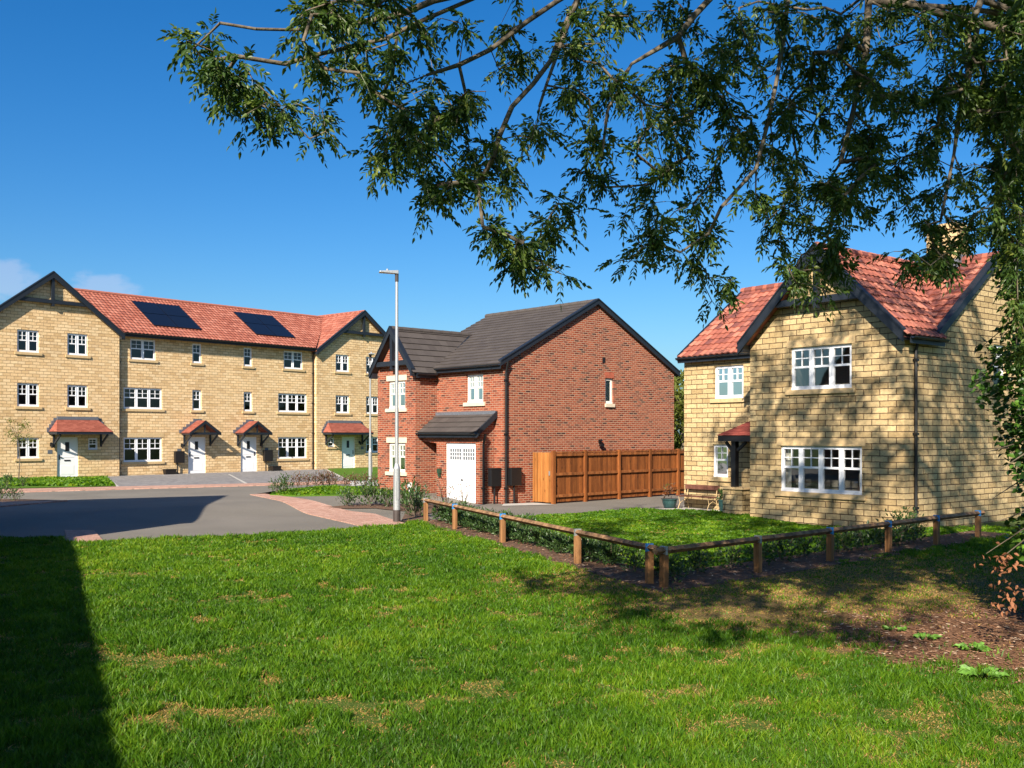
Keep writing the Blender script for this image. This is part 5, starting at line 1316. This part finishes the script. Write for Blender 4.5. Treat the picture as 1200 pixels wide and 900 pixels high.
for i, t_ in enumerate((.28, .345, .41, .47, .53, .58, .63, .68, .72, .76)):
    copy_tree(sp[i % 3], along(FC, F2, t_, random.uniform(.4, .6)), random.random()*6, random.uniform(.8, 1.25), 'small sparse shrub behind the right knee rail, %s from its corner post' % ORD[i+3])
for i, t_ in enumerate((.87, .93, .98)):
    copy_tree(sp[i], along(F1, FC, t_, .45), random.random()*6, .9, 'small sparse shrub behind the left knee rail, %s before the rail corner' % ORD[2-i], 'small shrubs near the rail corner')
def gp(u, v, dz=.03):
    x, y = G(u, v); return (x, y, H(x, y)+dz)
bed_sh = [((407,594),.9,'small green shrub at the left tip of the driveway bed'),((434,594),1.35,'larger feathery green shrub in the driveway bed left of the tall street lamp'),((454,595),1.0,'green shrub in the driveway bed just left of the tall lamp column'),((476,599),1.5,'tall green shrub just right of the tall lamp column'),((491,594),1.1,'green shrub in the driveway bed behind the first knee rail post'),((486,607),1.15,'grey green shrub at the foot of the first knee rail post')]
b0 = None
for i, ((u, v), s_, lab) in enumerate(bed_sh):
    if b0 is None: b0 = shrub('bed_shrub', .34, .62, 260, .085, 40, 'laurel_leaf', gp(u, v), lab, 'shrub', None, 1.2, 9); b0.scale = (s_,)*3
    else: copy_tree(b0, gp(u, v), i*1.3, s_, lab)
wz = shrub('wispy_shrub', .42, 1.15, 110, .06, 51, 'shrub_red', gp(522, 601), 'tall wispy bare stemmed shrub in front of the white garage door, left one', 'shrub', None, 2.2, 16)
copy_tree(wz, gp(543, 602), 2, .85, 'tall wispy bare stemmed shrub in front of the white garage door, right one')
isp = shrub('island_shrub', .30, .60, 200, .08, 61, 'laurel_leaf', gp(325, 580.5), 'bronze and green shrub at the left tip of the grass island', 'shrub', None, 1.0, 8)
copy_tree(isp, gp(334, 579), 2, 1.1, 'green shrub next to the left tip shrub on the grass island')
ir = shrub('border_shrub', .28, .62, 150, .075, 62, 'shrub_red', gp(349, 572.5), 'bronze tinged shrub, first from the left in the row behind the grass island', 'shrub', 'shrubs in a row behind the grass island', 1.2, 8)
for i, (u, v) in enumerate(((360,571.5),(371,571.5),(379,571),(386,570.5),(392,571),(405,571),(416,570.5),(428,571),(441,571.5))): copy_tree(ir, gp(u, v), i*.9, random.uniform(.75, 1.15), 'bronze tinged shrub, %s from the left in the row behind the grass island' % ORD[i+1])
vb_ = shrub('verge_shrub', .30, .55, 160, .08, 71, 'laurel_leaf', gp(8, 571.5), 'small green shrub on the verge at the far left of the terrace', 'shrub', None, 1.0, 7)
copy_tree(vb_, gp(27, 571), 1, .8, 'small green shrub on the verge right beside the thin young tree')
copy_tree(vb_, gp(1, 588), 2, .95, 'dark shaded shrub in the kerbed bed at the left edge', None); copy_tree(vb_, gp(17, 588), 3, .8, 'dark shaded shrub in the kerbed bed across the road from the young tree', None)
cs = shrub('corner_shrub', .45, .6, 420, .08, 81, 'laurel_leaf', (8.9, 22.7, .03), 'dark low shrub against the front corner of the stone house', 'shrub')
# weeds on the bark
wd = []
for i, (u, v, s_, lab) in enumerate(((1086,752,.8,'yellow green weed at the left end of the bare bark patch'),(1140,765,1.0,'bright green broad leaved weed in the middle of the bark patch'),(1152,797,1.2,'large bright green weed nearest the camera on the bark patch'),(1048,742,.7,'small grassy weed where lawn meets bark patch'))):
    x, y = G(u, v); n = 46; s_ *= .72; a = rs.rand(n)*6.28; P = np.stack([x+.05*np.cos(a), y+.05*np.sin(a), np.full(n, .035)], 1); r_ = rs.rand(n)
    P += np.stack([np.cos(a), np.sin(a), .2+0*a], 1)*(r_*.07*s_)[:, None]
    D = np.stack([np.cos(a), np.sin(a), .25+.5*rs.rand(n)], 1); Lh = (.09+.09*rs.rand(n))*s_
    tag(npmesh('weed', leaves(P, D, Lh, Lh*.42, .2), 6, M['weed'], None, rs.rand(n), origin=(x, y, .03), faces=LEAF_F), lab, 'weed')

# ------------------------------------------------------------------ other trees
def tree(name, x, y, h, cr, n, size, leaf, lab, seed, trunk_r=.2, base=None, crown_z=.62, sparse=1.0, cat='tree'):
    z0 = H(x, y); t = thing(name, (x, y, z0), lab, cat); r_ = np.random.RandomState(seed)
    nodes_ = []; m = MB(); cz = h*crown_z; crz = h*(1-crown_z)
    m.tube([(x, y, z0-.1), (x+.02*h, y, z0+h*.35), (x-.01*h, y, z0+h*.7)], [trunk_r, trunk_r*.75, trunk_r*.35], 8)
    tips = []
    for k_ in range(14):
        a = r_.rand()*6.28; zb = z0+h*(.3+.4*r_.rand()); e_ = np.array([x+math.cos(a)*cr*(.5+.4*r_.rand()), y+math.sin(a)*cr*(.5+.4*r_.rand()), z0+cz+(r_.rand()*1.5-.6)*crz*.8])
        m.tube([(x, y, zb), tuple((np.array([x, y, zb])+e_)/2+np.array([0, 0, .1*h])*.5), tuple(e_)], [trunk_r*.35, trunk_r*.2, trunk_r*.06], 5); tips.append(e_)
    m.build('trunk', M['twig'], t)
    cl = []
    for k_ in range(int(46)):
        c = unit(r_.normal(size=3))*(r_.rand()**.4); cl.append(np.array([x, y, z0+cz])+c*np.array([cr, cr, crz])*.82)
    cl = np.array(cl); ci = r_.randint(0, len(cl), n); rr_ = cr*.30*(.5+.8*r_.rand(len(cl)))
    P = cl[ci]+unit(r_.normal(size=(n, 3)))*(r_.rand(n, 1)**.5)*rr_[ci][:, None]; D = unit(P-np.array([x, y, z0+cz*.8]))+r_.normal(size=(n, 3))*.6
    Lh = size*(.6+.7*r_.rand(n)); npmesh('crown', leaves(P, D, Lh, Lh*.6), 6, M[leaf], t, np.clip(r_.rand(len(cl))[ci]*.5+.5*r_.rand(n), 0, 1), faces=LEAF_F); return t
tree('broadleaf_tree', 8.95, 52.5, 6.0, 2.3, 9000, .20, 'far_leaf', 'yellow green tree in the gap between the brick house and the stone house', 3, crown_z=.52)
tree('broadleaf_tree', 12.5, 58, 6.5, 3.0, 5000, .24, 'far_leaf', 'green tree behind the stone house, right of the gap tree', 4, crown_z=.5)
sx, sy, _ = gp(21.6, 564.5)
tree('young_tree', sx, sy, 3.15, .75, 420, .075, 'far_leaf', 'thin young tree with sparse leaves before the left gable of the terrace', 9, .028, crown_z=.68)
